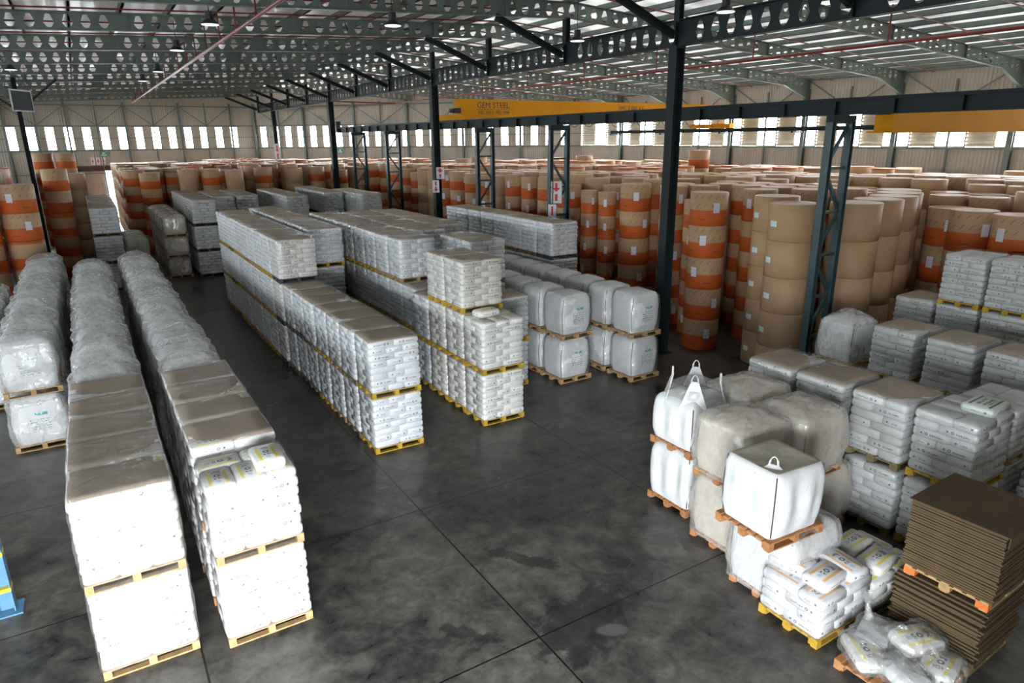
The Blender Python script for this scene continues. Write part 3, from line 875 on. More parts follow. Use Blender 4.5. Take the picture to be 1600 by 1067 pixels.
M_sack_far = {'white': simple('white_sack_distant', (.70, .72, .75), .4, 0, .5, .14, 5), 'grey': simple('grey_sack_distant', (.56, .58, .58), .4, 0, .5, .16, 5),
              'cream': simple('cream_sack_distant', (.70, .69, .65), .4, 0, .5, .14, 5)}
M_sack_far['yellow'] = M_sack_far['orange'] = M_sack_far['green'] = M_sack_far['white']

PAL = {}
PCOL = {'wood': M_wood, 'yellow': M_woody, 'old': M_woodd, 'dark': M_woodk, 'red': M_woodr}
def box_me(key, dims, mat):
    if key not in PAL:
        mb = MB(); x, y, z = dims; mb.box(-x / 2, x / 2, -y / 2, y / 2, -z / 2, z / 2); PAL[key] = mb.mesh(key[0], mat)
    return PAL[key]
def pallet_core(col, sx, sy):
    key = ('pallet', col, sx, sy)
    if key not in PAL:
        mb = MB()
        for x in (-sx / 2 + .05, 0, sx / 2 - .05):
            for y in (-sy / 2 + .07, 0, sy / 2 - .07): mb.box(x - .05, x + .05, y - .07, y + .07, .024, .106)
        for x in (-sx / 2 + .05, 0, sx / 2 - .05): mb.box(x - .05, x + .05, -sy / 2, sy / 2, .106, .124)
        PAL[key] = mb.mesh('pallet', PCOL[col])
    return PAL[key]
def pallet_all(col, sx, sy):
    key = ('pallet_far', col, sx, sy)
    if key not in PAL:
        mb = MB()
        for x in (-sx / 2 + .05, 0, sx / 2 - .05):
            mb.box(x - .05, x + .05, -sy / 2, sy / 2, 0, .024)
            for y in (-sy / 2 + .07, 0, sy / 2 - .07): mb.box(x - .05, x + .05, y - .07, y + .07, .024, .106)
            mb.box(x - .05, x + .05, -sy / 2, sy / 2, .106, .124)
        for k in range(7):
            y = -sy / 2 + .05 + k * (sy - .1) / 6; mb.box(-sx / 2, sx / 2, y - .05, y + .05, .124, .145)
        for y in (-sy / 2 + .05, sy / 2 - .05): mb.box(-sx / 2, sx / 2, y - .05, y + .05, 0, .022)
        PAL[key] = mb.mesh('pallet', PCOL[col])
    return PAL[key]
def pallet(parent, col, sx=1.2, sy=1.0, detail=1, top=False):
    if not detail: return link('pallet', pallet_all(col, sx, sy), parent)
    m = PCOL[col]
    if top: p = parent; link('stringer', pallet_core(col, sx, sy), parent)
    else: p = link('pallet', pallet_core(col, sx, sy), parent)
    for k in range(7): link('deck_board', box_me(('deck_board', col, sx), (sx, .1, .021), m), p, (0, -sy / 2 + .05 + k * (sy - .1) / 6, .1345))
    for y in (-sy / 2 + .05, 0, sy / 2 - .05): link('bottom_board', box_me(('bottom_board', col, sx), (sx, .1, .022), m), p, (0, y, .012))
    return p
CARD = {}
def card_me(v, mat=None, sx=1.16, sy=.98):
    key = (v, sx, sy, mat.name if mat else '')
    if key in CARD: return CARD[key]
    mb = MB(); n = 7; rr = random.Random(v)
    a, b = rr.uniform(-.02, .02), rr.uniform(-.02, .02)
    vs = []
    for t in (0, .006):
        for j in range(n):
            for i in range(n):
                u, w = i / (n - 1) - .5, j / (n - 1) - .5
                z = a * u + b * w + .010 * noise.noise(Vector((u * 3 + v, w * 3, v * 2.1))) - .06 * max(0, abs(u) - .42) - .05 * max(0, abs(w) - .42)
                vs.append((u * sx, w * sy, z + t))
    fs = []
    for t in (0, n * n):
        for j in range(n - 1):
            for i in range(n - 1):
                q = (t + j * n + i, t + j * n + i + 1, t + (j + 1) * n + i + 1, t + (j + 1) * n + i)
                fs.append(q if t else q[::-1])
    edge = [i for i in range(n)] + [j * n + n - 1 for j in range(1, n)] + [(n - 1) * n + i for i in range(n - 2, -1, -1)] + [j * n for j in range(n - 2, 0, -1)]
    for p, q in zip(edge, edge[1:] + edge[:1]): fs.append((p, q, q + n * n, p + n * n))
    mb.v = vs; mb.f = fs; mb.mi = [0] * len(fs)
    CARD[key] = mb.mesh('top_sheet', mat or M_card, True)
    return CARD[key]
FILMS = {}
def film_me(kind, v, h):
    key = (kind, v, round(h, 2))
    if key in FILMS: return FILMS[key]
    if kind == 'wrap': mb = superbox(1.235, 1.035, h + .03, .10, 40, 9, .0, .010, 3.5, .018, v, base_in=-.0, round_top=.025, capn=4)
    elif kind == 'crinkle': mb = superbox(1.24, 1.05, h + .04, .10, 60, 14, .01, .022, 5.0, .035, v, base_in=-.01, round_top=.03, capn=9)
    elif kind == 'hood_clear': mb = superbox(1.10, 1.06, h + .03, .15, 60, 14, .02, .032, 3.0, .16, v, base_in=-.0, round_top=.03, capn=9, capx=2.2)
    elif kind == 'hoodc': mb = superbox(1.12, 1.06, h + .02, .14, 60, 14, .02, .03, 3.0, .12, v, base_in=-.0, round_top=.03, capn=9)
    else: mb = superbox(1.16, 1.05, h - .04, .15, 72, 16, .03, .058, 2.1, .29, v, base_in=-.0, round_top=-.02, capn=12, capx=2.0)
    m = {'wrap': M_film, 'crinkle': M_film2, 'hood': M_hood, 'hoodc': M_hoodc, 'hood_clear': M_hoodx}[kind]
    FILMS[key] = mb.mesh('stretch_film', m, True)
    return FILMS[key]
M_hoodx = mk_film('clear_polythene_hood', .16, (.84, .86, .86), 4.0, .55)
M_film2 = mk_film('crinkled_film_over_cardboard', .26, (.72, .68, .62), 4.5, .55)

NLOAD = [0]
def depth_of(x, y): return fw.x * x + fw.y * y - fw.z * H * 1.0
def load(xc, yc, z0, label, group=None, style='white', layers=8, lh=.149, detail=None, sheet=True, film='wrap', pal='wood', rz=None, cat='pallet load', name='sack_pallet_load'):
    NLOAD[0] += 1; k = NLOAD[0]
    if detail is None: detail = depth_of(xc, yc) < 27
    rz = R.uniform(-.012, .012) if rz is None else rz
    t = thing(name, label, cat, (xc + R.uniform(-.012, .012), yc, z0), rz, group)
    pallet(t, pal, detail=detail and depth_of(xc, yc) < 21)
    if detail:
        for j in range(layers):
            sx_, sy_ = R.uniform(-.01, .01), R.uniform(-.008, .008)
            for x, y, tn in layer_spots((j + k) % 2):
                o = link('sack', sack_me(style, lh, R.randrange(5)), t,
                         (x + sx_ + R.uniform(-.008, .008), y + sy_ + R.uniform(-.006, .006), .146 + (j + .5) * lh), (math.pi / 2 if tn else 0) + (math.pi if R.random() < .5 else 0) + R.uniform(-.012, .012))
    else:
        link('sacks', joined_sacks(style, lh, layers, k % 3), t, (0, 0, .146), kind='stuff')
    zt = .146 + layers * lh
    if sheet: link('top_sheet', card_me(k % 5), t, (R.uniform(-.01, .01), 0, zt + .008), R.uniform(-.02, .02))
    if film and detail: link('stretch_film', film_me(film, k % 3, layers * lh + .02), t, (0, 0, .14))
    return t

BAGS = {}
def bag_me(kind, v, h):
    key = (kind, v, round(h, 2))
    if key not in BAGS:
        m = {'w': M_bag, 'c': M_bagc, 'p': M_bagp}[kind]
        BAGS[key] = superbox(1.04, 1.0, h, .17, 40, 10, .035, .014, 2.0, .07, v, base_in=.05, round_top=.07).mesh('bag_body', m, True)
    return BAGS[key]
def mk_bagp():
    t = NT('white_bulk_bag_front_print'); v = t.obj(); x, y, z = t.sep(v)
    f = t.noise(v, 3, 4)
    c = t.ramp(f, [(.3, (.68, .70, .72)), (.7, (.80, .82, .84))])
    fr = t.M('LESS_THAN', y, -.45)
    n = t.M('GREATER_THAN', t.noise(v, 34, 1), .5)
    rows = t.M('LESS_THAN', t.M('FRACT', t.mul(z, 17.0)), .5)
    tx = t.mul(fr, n, rows, t.band(x, .02, .20), t.band(z, .48, .17))
    lg = t.mul(fr, t.M('GREATER_THAN', t.noise(v, 20, 1), .46), t.band(x, .06, .13), t.band(z, .74, .035))
    c = t.mix(t.mul(tx, .75), c, (.10, .14, .20, 1)); c = t.mix(t.mul(lg, .9), c, (.03, .40, .42, 1))
    wr = t.noise(v, 6, 5, .65, .8)
    t.bsdf(c, .6, 0, .3, t.bump(wr, .4, .03)); return t.m
M_bagp = mk_bagp()
LOOP = {}
def loop_me(mat):
    if mat.name not in LOOP:
        mb = MB(); pts = [Vector((.055 * math.cos(a) - .0, 0, .10 + .13 * math.sin(a))) for a in np.linspace(-.5, math.pi + .5, 11)]
        for a, b in zip(pts, pts[1:]): mb.bar(a, b, .012, .035, upv=(0, 1, 0))
        LOOP[mat.name] = mb.mesh('lifting_loop', mat)
    return LOOP[mat.name]
SEAM = {}
def seams(parent, h):
    if 'm' not in SEAM:
        mb = MB(); mb.bar((0, 0, .04), (.035, 0, h * .5), .012, .012); mb.bar((.035, 0, h * .5), (-.02, 0, h - .06), .012, .012); SEAM['m'] = mb.mesh('seam', M_seam)
    for sx, sy in ((-1, -1), (1, -1)): link('seam', SEAM['m'], parent, (sx * .515, sy * .485, 0), 0 if sx > 0 else math.pi)
def bag_load(xc, yc, z0, label, group=None, kind='w', h=1.13, hood='hood', pal='wood', detail=None, loops=False):
    NLOAD[0] += 1; k = NLOAD[0]
    if detail is None: detail = depth_of(xc, yc) < 27
    t = thing('bulk_bag_load', label, 'bulk bag', (xc + R.uniform(-.02, .02), yc, z0), R.uniform(-.03, .03), group)
    pallet(t, pal, 1.15, 1.08, detail=detail and depth_of(xc, yc) < 21)
    b = link('bag_body', bag_me(kind, k % 4, h), t, (0, 0, .146))
    if detail: seams(b, h)
    if loops or (detail and not hood):
        for sx, sy in ((-1, -1), (1, -1), (1, 1), (-1, 1)): link('lifting_loop', loop_me(M_bag), b, (sx * .42, sy * .38, h - .06), .7 * sx * sy)
    if hood: link('film_hood', film_me(hood, k % 5, h), t, (0, 0, .135), R.uniform(-.04, .04), None, (R.uniform(.97, 1.04), R.uniform(.95, .99), R.uniform(.97, 1.05) if z0 > 0 and hood == 'hood' else .95))
    return t

# ================================================================ goods: where they stand
TIER = 1.35
TN = {2: ('lower', 'upper'), 3: ('bottom', 'middle', 'top'), 1: ('only',)}
def column(xc, yc, n, nth, row, grp, fn=load, dz=TIER, last=None, **k):
    """n loads on top of each other; the label gives place in the row and tier"""
    for i in range(n):
        kk = dict(k)
        if fn is load:
            kk['sheet'] = k.get('sheet', True) if i == n - 1 else True
            what = {'white': 'white sacks', 'cream': 'off-white sacks', 'yellow': 'yellow-print sacks', 'grey': 'grey-white sacks'}[k.get('style', 'white')]
        else: what = 'cream bulk bag' if k.get('kind') == 'c' else 'white bulk bag'
        fn(xc, yc, i * dz, f'pallet of {what}, {TN[n][i]} tier, {nth} in {row}', grp, **kk)
pc = ['wood', 'yellow', 'old', 'yellow', 'red', 'old', 'yellow']
def P(): return R.choice(pc)
# --- left rows
for k in range(4): column(-3.1, 22.6 + 1.17 * k, 2, ordn(k + 1), 'the row at the left frame edge', 'bulk bags at the left frame edge', bag_load, pal='wood')
for k in range(12): column(-1.75, 18.95 + 1.165 * k, 2, ordn(k + 1), 'the leftmost long row', 'bulk bags of the leftmost row', bag_load, pal='wood', kind='p' if k == 0 else 'w')
for k in range(5):
    column(-.22, 9.75 + 1.03 * k, 2, ordn(k + 1), 'the second row from left', 'sack loads of the second row', pal='wood' if k == 0 else P(), film='crinkle' if k < 4 else 'wrap', style='yellow' if k < 2 else 'white', lh=.149)
for k in range(13): column(-.22, 15.05 + 1.2 * k, 2, ordn(k + 6), 'the second row from left', 'bulk bags of the second row', bag_load)
# third row: the front column is an open-topped load with bright yellow print
column(1.33, 9.5, 1, 'first', 'the third row, below the open load', 'sack loads of the third row', style='yellow')
load(1.33, 9.5, TIER, 'open-topped pallet of yellow-print sacks, upper front of the third row', 'sack loads of the third row', style='yellow', layers=7, lh=.152, sheet=False, film='wrap', pal='wood')
o = link('printed_sack', sack_me('yellow', .149, 1), None, (1.62, 9.38, TIER + .146 + 7.5 * .152), math.pi / 2); tag(o, 'single yellow-print sack lying on the open front load', 'sack')
for k in range(4): column(1.30, 10.6 + 1.03 * k, 2, ordn(k + 2), 'the third row from left', 'sack loads of the third row', pal=P(), film='crinkle' if k > 1 else 'wrap', style='yellow', lh=.150)
for k in range(14): column(1.30, 14.75 + 1.19 * k, 2, ordn(k + 6), 'the third row from left', 'bulk bags of the third row', bag_load)
# --- centre block
for k in range(7): column(5.38, 14.27 + 1.09 * k, 2, ordn(k + 1), 'the centre-left row', 'sack loads of the centre-left row', pal=('yellow', 'old', 'wood', 'yellow', 'old', 'dark', 'old')[k])
for k in range(7, 17): column(5.33, 14.27 + 1.09 * k, 3, ordn(k + 1), 'the centre-left row', 'sack loads of the centre-left row', pal='dark' if k == 7 else P(), film='crinkle' if k > 12 else 'wrap', style='cream' if k == 7 else 'white')
for k in range(9): column(6.9, 24.0 + 1.08 * k, 3, ordn(k + 1), 'the short row right of the centre-left row', 'sack loads of the short row', pal='yellow' if k == 0 else P())
for k in range(4):
    n = 3 if k in (1, 2) else 2
    column(8.28, 14.3 + 1.06 * k, n, ordn(k + 1), 'the front centre-right block', 'sack loads of the front centre-right block', pal='yellow', style='cream' if n == 3 else 'yellow' if k == 0 else 'white', film='wrap', **({'sheet': False} if k == 0 else {}))
o = link('printed_sack', sack_me('yellow', .149, 2), None, (8.15, 14.45, 2 * TIER + .08), .1); tag(o, 'yellow-print sack lying on the front centre-right load', 'sack')
for k in range(10): column(8.50, 18.75 + 1.08 * k, 2 if k == 0 else 3, ordn(k + 1), 'the rear centre-right row', 'sack loads of the rear centre-right row', pal=P(), film='wrap' if k < 4 else 'crinkle')
column(9.72, 16.3, 2, 'first', 'the pair behind the bulk bags', 'sack loads behind the bulk bags', style='white', pal='yellow')
for k in range(2): column(10.1, 18.2 + 1.08 * k, 3, ordn(k + 1), 'the narrow row left of the bulk bags', 'sack loads left of the bulk bags', pal='old')
for i, x in enumerate((9.78, 11.05)):
    for k in range(7):
        if k > 0 or i == 0: column(x, 21.6 + 1.09 * k, 3, ordn(k + 1), f'the {("left", "right")[i]} column of the inner block', 'sack loads of the inner block', pal='old', film=None, detail=None if k == 0 else False)
# --- bulk bags centre
for k in range(4): column(11.65, 15.75 + 1.2 * k, 2, ordn(k + 1), 'the short bulk-bag row', 'bulk bags of the short row', bag_load, dz=1.33, kind='p' if k == 0 else 'w', hood='hood_clear', pal='wood')
for k in range(7): column(13.45, 14.75 + 1.22 * k, 2, ordn(k + 1), 'the long centre bulk-bag row', 'bulk bags of the long centre row', bag_load, dz=1.33, kind='p' if k == 0 else 'w', hood='hood_clear', pal='wood')
for k in range(8): column(14.85, 20.75 + 1.08 * k, 3, ordn(k + 1), 'the row beside the paper rolls', 'sack loads beside the paper rolls', pal='dark' if k == 0 else 'yellow' if k == 3 else 'old', dz=1.33)
# --- middle distance
for nm, x, y, n, st in (('far row behind the centre-left row', 5.2, 39.6, 8, 'grey'), ('far row left of centre', 6.55, 41.6, 5, 'grey'), ('far row at the centre', 7.8, 41.6, 5, 'grey'),
                        ('far row right of centre', 10.0, 39.2, 7, 'grey'), ('far row near the lattice columns', 12.5, 40.7, 6, 'grey'), ('last far row toward the paper rolls', 13.85, 38.0, 5, 'grey')):
    for k in range(n): column(x, y + 1.08 * k, 3, ordn(k + 1), 'the ' + nm, 'sack loads, ' + nm, style=st, pal='dark' if y > 39 else 'old', detail=False)
for k in range(9): column(.64, 38.3 + 1.08 * k, 3, ordn(k + 1), 'the far row toward the end door', 'sack loads toward the end door', style='white', detail=False, dz=1.33, pal='old')
for k in range(7): column(3.75, 40.1 + 1.12 * k, 3, ordn(k + 1), 'the cream three-high row', 'cream bulk bags three high', bag_load, kind='c', h=.93, hood='hoodc', dz=1.09, detail=False)
for k in range(4): column(1.88, 40.0 + 1.15 * k, 2, ordn(k + 1), 'the low cream row', 'low cream bulk bags', bag_load, kind='c', h=.95, hood='hoodc', dz=1.11, detail=False)
# --- right-hand group
RL, RH = 7, .158
for k, (y, n) in enumerate(((4.95, 2), (6.05, 2), (7.2, 2), (8.3, 2))):
    for i in range(n):
        top = i == 1
        nm = ('beside the cardboard', 'second, behind the pale bulk bags', 'third, low film-covered top', 'fourth, next to the plain kraft roll')[k]
        load(12.0 - .05 * k, y, i * 1.30, f'{"upper" if top else "lower"} pallet of grey sacks, right group, {nm}', 'sack loads of the right group', style='grey', layers=RL, lh=RH, sheet=top and k > 0, film='wrap', pal=('yellow', 'old', 'old', 'old')[k])
        if top and k == 0:
            o = link('printed_sack', sack_me('green', .15, 1), None, (12.28, 4.78, 1.3 + .146 + RL * RH + .06), .05); tag(o, 'sack with green and black lettering lying on the right group', 'sack')
            o.scale = (1.12, 1.25, 1)
for k, y in enumerate((5.8, 7.0, 8.25)):
    for i in range(2):
        load(16.25, y, i * 1.33, f'{"upper" if i else "lower"} pallet of grey sacks, {("nearest", "middle", "farthest")[k]} of the second right row', 'sack loads of the second right row', style='grey', layers=RL, lh=.160, pal=('old', 'yellow', 'yellow')[k])
bag_load(16.2, 9.72, 0, 'lower bulk bag under clear film, end of the second right row', kind='w'); bag_load(16.2, 9.72, 1.33, 'upper bulk bag under clear film, end of the second right row', kind='w', h=1.0)
for k, (y, n) in enumerate(((7.35, 3), (8.45, 3), (9.55, 2), (6.25, 3))):
    for i in range(n):
        load(19.45, y, i * 1.33, f'{TN[n][i]} pallet of blue-white sacks, third right row, {("second", "third", "low fourth", "nearest")[k]}', 'sack loads of the third right row', style='grey', pal='yellow', sheet=n == 2, detail=None)
load(13.75, 3.9, 0, 'film-wrapped sack load behind the cardboard stack, lower', 'sack loads behind the cardboard', style='grey', sheet=False)
load(13.75, 5.1, 0, 'dark-shaded sack load behind the lettered load, lower', 'sack loads behind the cardboard', style='grey', sheet=False)
load(13.75, 5.1, 1.33, 'dark-shaded sack load behind the lettered load, upper', 'sack loads behind the cardboard', style='grey', layers=6, sheet=False)

# bulk bags of the right group, each its own shape
def big_bag(xc, yc, z0, label, mat, h, flute=0, sx=1.12, sy=1.05, hood=None, pal='red', rz=0.0, top=None, dome=.06, loops=(), amp=.016, seed=3):
    t = thing('bulk_bag_load', label, 'bulk bag', (xc, yc, z0), rz, 'bulk bags of the right group')
    pallet(t, pal, 1.15, 1.05)
    b = link('bag_body', superbox(sx, sy, h, .12, 72, 16, .025, amp, 2.2, dome, seed, flute, 8, mats=2 if top else 1).mesh('bag_body', [mat, top] if top else mat, True), t, (0, 0, .146))
    for sx_, sy_ in ((-1, -1), (1, -1), (1, 1), (-1, 1)):
        mb = MB(); zz = [h * f for f in np.linspace(.03, .97, 9)]
        for i, (a, c) in enumerate(zip(zz, zz[1:])):
            w = lambda z: .5 * (sx - .10) + .025 * math.sin(math.pi * min(1, z / h * 1.05)) + .006
            v = lambda z: .5 * (sy - .10) + .025 * math.sin(math.pi * min(1, z / h * 1.05)) + .006
            mb.bar((sx_ * w(a), sy_ * v(a), a), (sx_ * w(c), sy_ * v(c), c), .014, .014)
        obj('seam', mb, M_seam, b)
    for (x, y, tall, lean) in loops:
        mb = MB()
        c0 = Vector((x, y, h - .1)); c1 = Vector((x * (1 - lean), y * (1 - lean), h + tall))
        side = Vector((-y, x, 0)).normalized() * .27
        mb.add([c0 - side, c0 + side, c1 + side * .25, c1 - side * .25, (c0 - side) * .96 + Vector((0, 0, .03)), (c0 + side) * .96 + Vector((0, 0, .03)), c1 + side * .25 - Vector((x, y, 0)) * .04, c1 - side * .25 - Vector((x, y, 0)) * .04],
               [(0, 1, 2, 3), (7, 6, 5, 4), (0, 4, 5, 1), (1, 5, 6, 2), (3, 2, 6, 7), (0, 3, 7, 4)])
        pts = [c1 + side * .22 * math.cos(a) + Vector((0, 0, .13 * math.sin(a))) for a in np.linspace(-.2, math.pi + .2, 10)]
        for a, c in zip(pts, pts[1:]): mb.bar(a, c, .03, .012)
        obj('lifting_loop', mb, M_bag, b)
    if hood:
        link('film_hood', superbox(sx + .10, sy + .10, h + .04, .16, 80, 18, .055, .035, 3.8, dome + .05, seed + 1, 0, 12, base_in=-.01, round_top=.02).mesh('film_hood', hood, True), t, (0, 0, .13))
    return t
# left: tall white bag with upright lifting loops over a plain bag
big_bag(9.33, 8.48, 0, 'white bulk bag under the bag with upright loops', M_bag, 1.08, 10, seed=2)
big_bag(9.30, 8.45, 1.24, 'white bulk bag with upright lifting loops and open film top', M_bag, .86, 10, loops=((-.42, -.38, .42, .25), (.42, -.38, .34, .18), (.42, .38, .45, .3), (-.42, .38, .44, .25)), dome=.12, seed=5)
hb = link('film_liner', superbox(.86, .80, .30, .2, 60, 8, .03, .06, 5.0, -.12, 4, 0, 8).mesh('film_liner', M_bagfilm, True), bpy.data.objects['bulk_bag_load'] if False else None, (9.30, 8.45, 1.24 + .146 + .84))
hb.parent = [o for o in bpy.data.objects if o.get('label', '').startswith('white bulk bag with upright')][0]
hb.location = (0, 0, .146 + .84)
big_bag(9.02, 7.02, 0, 'pale film-covered bulk bag, lower, beside the upright-loop bag', M_bagc, 1.10, hood=M_hoodc, seed=6)
big_bag(8.96, 7.0, 1.27, 'pale film-covered bulk bag, upper, beside the upright-loop bag', M_bagc, .95, hood=M_hoodc, seed=7, dome=.1)
big_bag(8.58, 5.72, 0, 'film-covered bulk bag under the fluted white front bag', M_bag, 1.10, hood=M_hood, seed=8, sx=1.18, sy=1.12)
big_bag(8.10, 5.70, 1.27, 'fluted white bulk bag with dusty top, front of the right group', M_bag, 1.02, 9, top=M_bagt, dome=-.02, seed=9, sx=1.06, sy=1.0, rz=-.06,
        loops=((-.40, -.30, .02, .3),))
big_bag(10.62, 8.1, 0, 'cream bulk bag, lower, farthest back of the right group', M_bagc, 1.10, hood=M_hoodc, seed=10)
big_bag(10.30, 8.0, 1.27, 'cream bulk bag, upper, farthest back of the right group', M_bagc, .98, hood=M_hoodc, seed=11, dome=.09)
big_bag(10.52, 6.75, 0, 'cream bulk bag, lower, between fluted bag and grey sacks', M_bagc, 1.10, hood=M_hoodc, seed=12)
big_bag(10.12, 6.72, 1.27, 'cream bulk bag with dark corner seam, upper, beside grey sacks', M_bagc, .98, hood=M_hoodc, seed=13, dome=.08)

# open pallet with orange-print sacks
t = load(8.38, 4.98, 0, 'low pallet of orange-print sacks near the cardboard stack', style='orange', layers=4, lh=.158, sheet=False, film='wrap', pal='yellow')
for i, (x, y, r, s, w) in enumerate(((8.25, 4.78, .08, 'orange', 'front left on the low pallet'), (8.72, 4.80, 1.45, 'orange', 'front right on the low pallet'),
                                     (8.16, 5.25, 1.75, 'orange', 'rear left on the low pallet'), (8.65, 5.32, .25, 'orange', 'rear right on the low pallet'))):
    o = link('printed_sack', sack_me(s, .15, i), None, (x, y, .146 + 4 * .158 + .08 + (.0)), r); tag(o, f'loose {s}-print sack lying {w}', 'sack', 'loose printed sacks')
load(9.62, 4.95, 0, 'low pallet of yellow-print sacks behind the orange-print sacks', style='yellow', layers=3, lh=.155, sheet=False, film=None, pal='old')
for i, (x, y, r) in enumerate(((9.62, 5.2, .05), (9.50, 4.72, .1))):
    o = link('printed_sack', sack_me('yellow', .15, i), None, (x, y, .146 + 3 * .155 + .08), r); tag(o, f'loose yellow-print sack lying {("rear", "front")[i]} on the yellow-print pallet', 'sack', 'loose printed sacks')

# cardboard sheets on two pallets
def card_stack(xc, yc, z0, n, th, label, pal, jag, top=True):
    t = thing('cardboard_stack', label, 'cardboard stack', (xc, yc, z0), .03)
    pallet(t, pal, 1.2, 1.05)
    z = .15
    if pal == 'wood' and z0 > 0:
        for x in (-.55, .55):
            mb = MB(); mb.box(x - .052, x + .052, -.53, -.38, .02, .108); mb.box(x - .052, x + .052, .38, .53, .02, .108); obj('end_block', mb, M_woodo, t)
    for i in range(n):
        mb = MB(); rr = R.uniform
        dx, dy = rr(-jag, jag), rr(-jag, jag)
        k = CARD.get(('flat', round(th, 3)))
        if k is None:
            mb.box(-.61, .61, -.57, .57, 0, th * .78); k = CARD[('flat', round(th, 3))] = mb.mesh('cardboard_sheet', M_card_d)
        link('cardboard_sheet', k, t, (dx, dy, z), rr(-.012, .012)); z += th
    if top:
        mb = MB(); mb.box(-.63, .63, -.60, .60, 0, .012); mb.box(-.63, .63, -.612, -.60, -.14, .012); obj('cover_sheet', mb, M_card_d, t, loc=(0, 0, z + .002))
    return t
card_stack(9.62, 3.62, 0, 26, .036, 'ragged stack of brown cardboard sheets on a pallet, lower', 'old', .035, False)
card_stack(9.55, 3.55, 1.10, 26, .038, 'tall stack of brown cardboard sheets, upper, orange-ended pallet', 'wood', .008)

# plastic-wrapped sacks piled on the near pallet
t = thing('pallet', 'bare-edged pallet carrying plastic-wrapped sacks at the bottom edge', 'pallet', (8.30, 3.62, 0)); pallet(t, 'red', 1.2, 1.08, top=True)
def film_sack(x, y, z, rz, rx, label, tuft=False, st='yellow'):
    t = thing('wrapped_sack', label, 'sack', (x, y, z), rz, 'plastic-wrapped sacks')
    t.rotation_euler = (rx, 0, rz)
    link('sack', sack_me(st, .16, 3), t)
    m = superbox(.70, .50, .24, .16, 48, 8, .02, .05, 7.0, .05, int(x * 10) % 7, 0, 7)
    if tuft:
        m.tube((.05, .1, .28), (.12, .16, .46), .07, 10, r2=.03, cap=False); m.tube((.12, .16, .46), (.17, .2, .62), .03, 10, r2=.09, cap=False)
    obj('film_bag', m, M_bagfilm, t, smooth=True, loc=(0, 0, -.12))
film_sack(7.98, 3.92, .28, 1.0, 0, 'plastic-wrapped yellow-striped sack at the left of the pile')
film_sack(8.42, 4.05, .30, .3, 0, 'plastic-wrapped sack with knotted tuft at the back of the pile', True, 'white')
film_sack(8.62, 3.60, .42, -.3, .12, 'plastic-wrapped sack with dark lettering on top of the pile')
film_sack(8.05, 3.45, .28, 1.3, 0, 'milky plastic-wrapped sack at the front of the pile', False, 'white')
film_sack(8.60, 3.25, .27, .2, 0, 'plastic-wrapped yellow sack at the lower right of the pile')
t = thing('pallet', 'pallet under wrapped sacks at the lower right corner', 'pallet', (10.0, 1.95, 0)); pallet(t, 'red', 1.2, 1.08, top=True)
film_sack(9.75, 2.15, .28, .4, 0, 'plastic-wrapped yellow sack in the lower right corner', True)
film_sack(10.2, 1.9, .28, 1.2, 0, 'second plastic-wrapped sack in the lower right corner')

# ================================================================ paper rolls
def cyl(n, r, h, ch, mi=0):
    mb = MB(); vs = []
    for z, rr in ((0, r - ch), (ch, r), (h - ch, r), (h, r - ch)):
        vs += [(rr * math.cos(6.28319 * i / n), rr * math.sin(6.28319 * i / n), z) for i in range(n)]
    fs = [(k * n + i, k * n + (i + 1) % n, (k + 1) * n + (i + 1) % n, (k + 1) * n + i) for k in range(3) for i in range(n)]
    fs += [tuple(range(n - 1, -1, -1)), tuple(range(3 * n, 4 * n))]
    mb.v = vs; mb.f = fs; mb.mi = [mi] * len(fs)
    return mb
RH_ = 1.05
def roll_mesh(mat):
    me = cyl(40, .6, RH_ - .004, .012).mesh('paper_roll', mat)
    me.polygons.foreach_set('use_smooth', [len(p.vertices) == 4 for p in me.polygons]); return me
ROLL = {'p': roll_mesh(M_roll), 'k': roll_mesh(M_rollk)}
mb = MB(); n = 5; vs = []
for z in (.42, .74):
    vs += [(.604 * math.cos(a), .604 * math.sin(a), z) for a in np.linspace(-.17, .17, n)]
mb.add(vs, [(i, i + 1, n + i + 1, n + i) for i in range(n - 1)])
LAB = mb.mesh('label', M_label)
mb = MB(); vs = []
for z in (.40, .56):
    vs += [(.604 * math.cos(a), .604 * math.sin(a), z) for a in np.linspace(-.19, .19, n)]
mb.add(vs, [(i, i + 1, n + i + 1, n + i) for i in range(n - 1)])
LABK = mb.mesh('label', simple('pale_blue_white_label', (.62, .74, .74), .5))
for _me in ():
    pass
def roll(x, y, z, kind, D, hf, label, group, lab=True):
    o = link('paper_roll', ROLL[kind], None, (x, y, z), 0, None, (D / 1.2, D / 1.2, hf))
    toward = math.atan2(-y, -x)
    o.rotation_euler = (0, 0, toward + (R.uniform(-.75, .75) if kind == 'p' else -.95 + R.uniform(-.08, .08)))
    tag(o, label, 'paper roll', group)
    if lab: link('label', LAB if kind == 'p' else LABK, o)
    return o
cols = []          # (x, y, tiers, kind, D, hf, front, where)
used = [(15.7, q, .5) for q in CYS] + [(-2.2, q, .4) for q in (28.5, 45.3)] + [(RX, q[0], .5) for q in LY]
def add_col(x, y, n, kind, D=1.2, hf=1.0, front=False, where='', extra=0):
    for (a, b, d) in used:
        if (a - x) ** 2 + (b - y) ** 2 < ((d + D) / 2 * .985) ** 2: return False
    used.append((x, y, D)); cols.append([x, y, n, kind, D, hf, front, where, extra]); return True
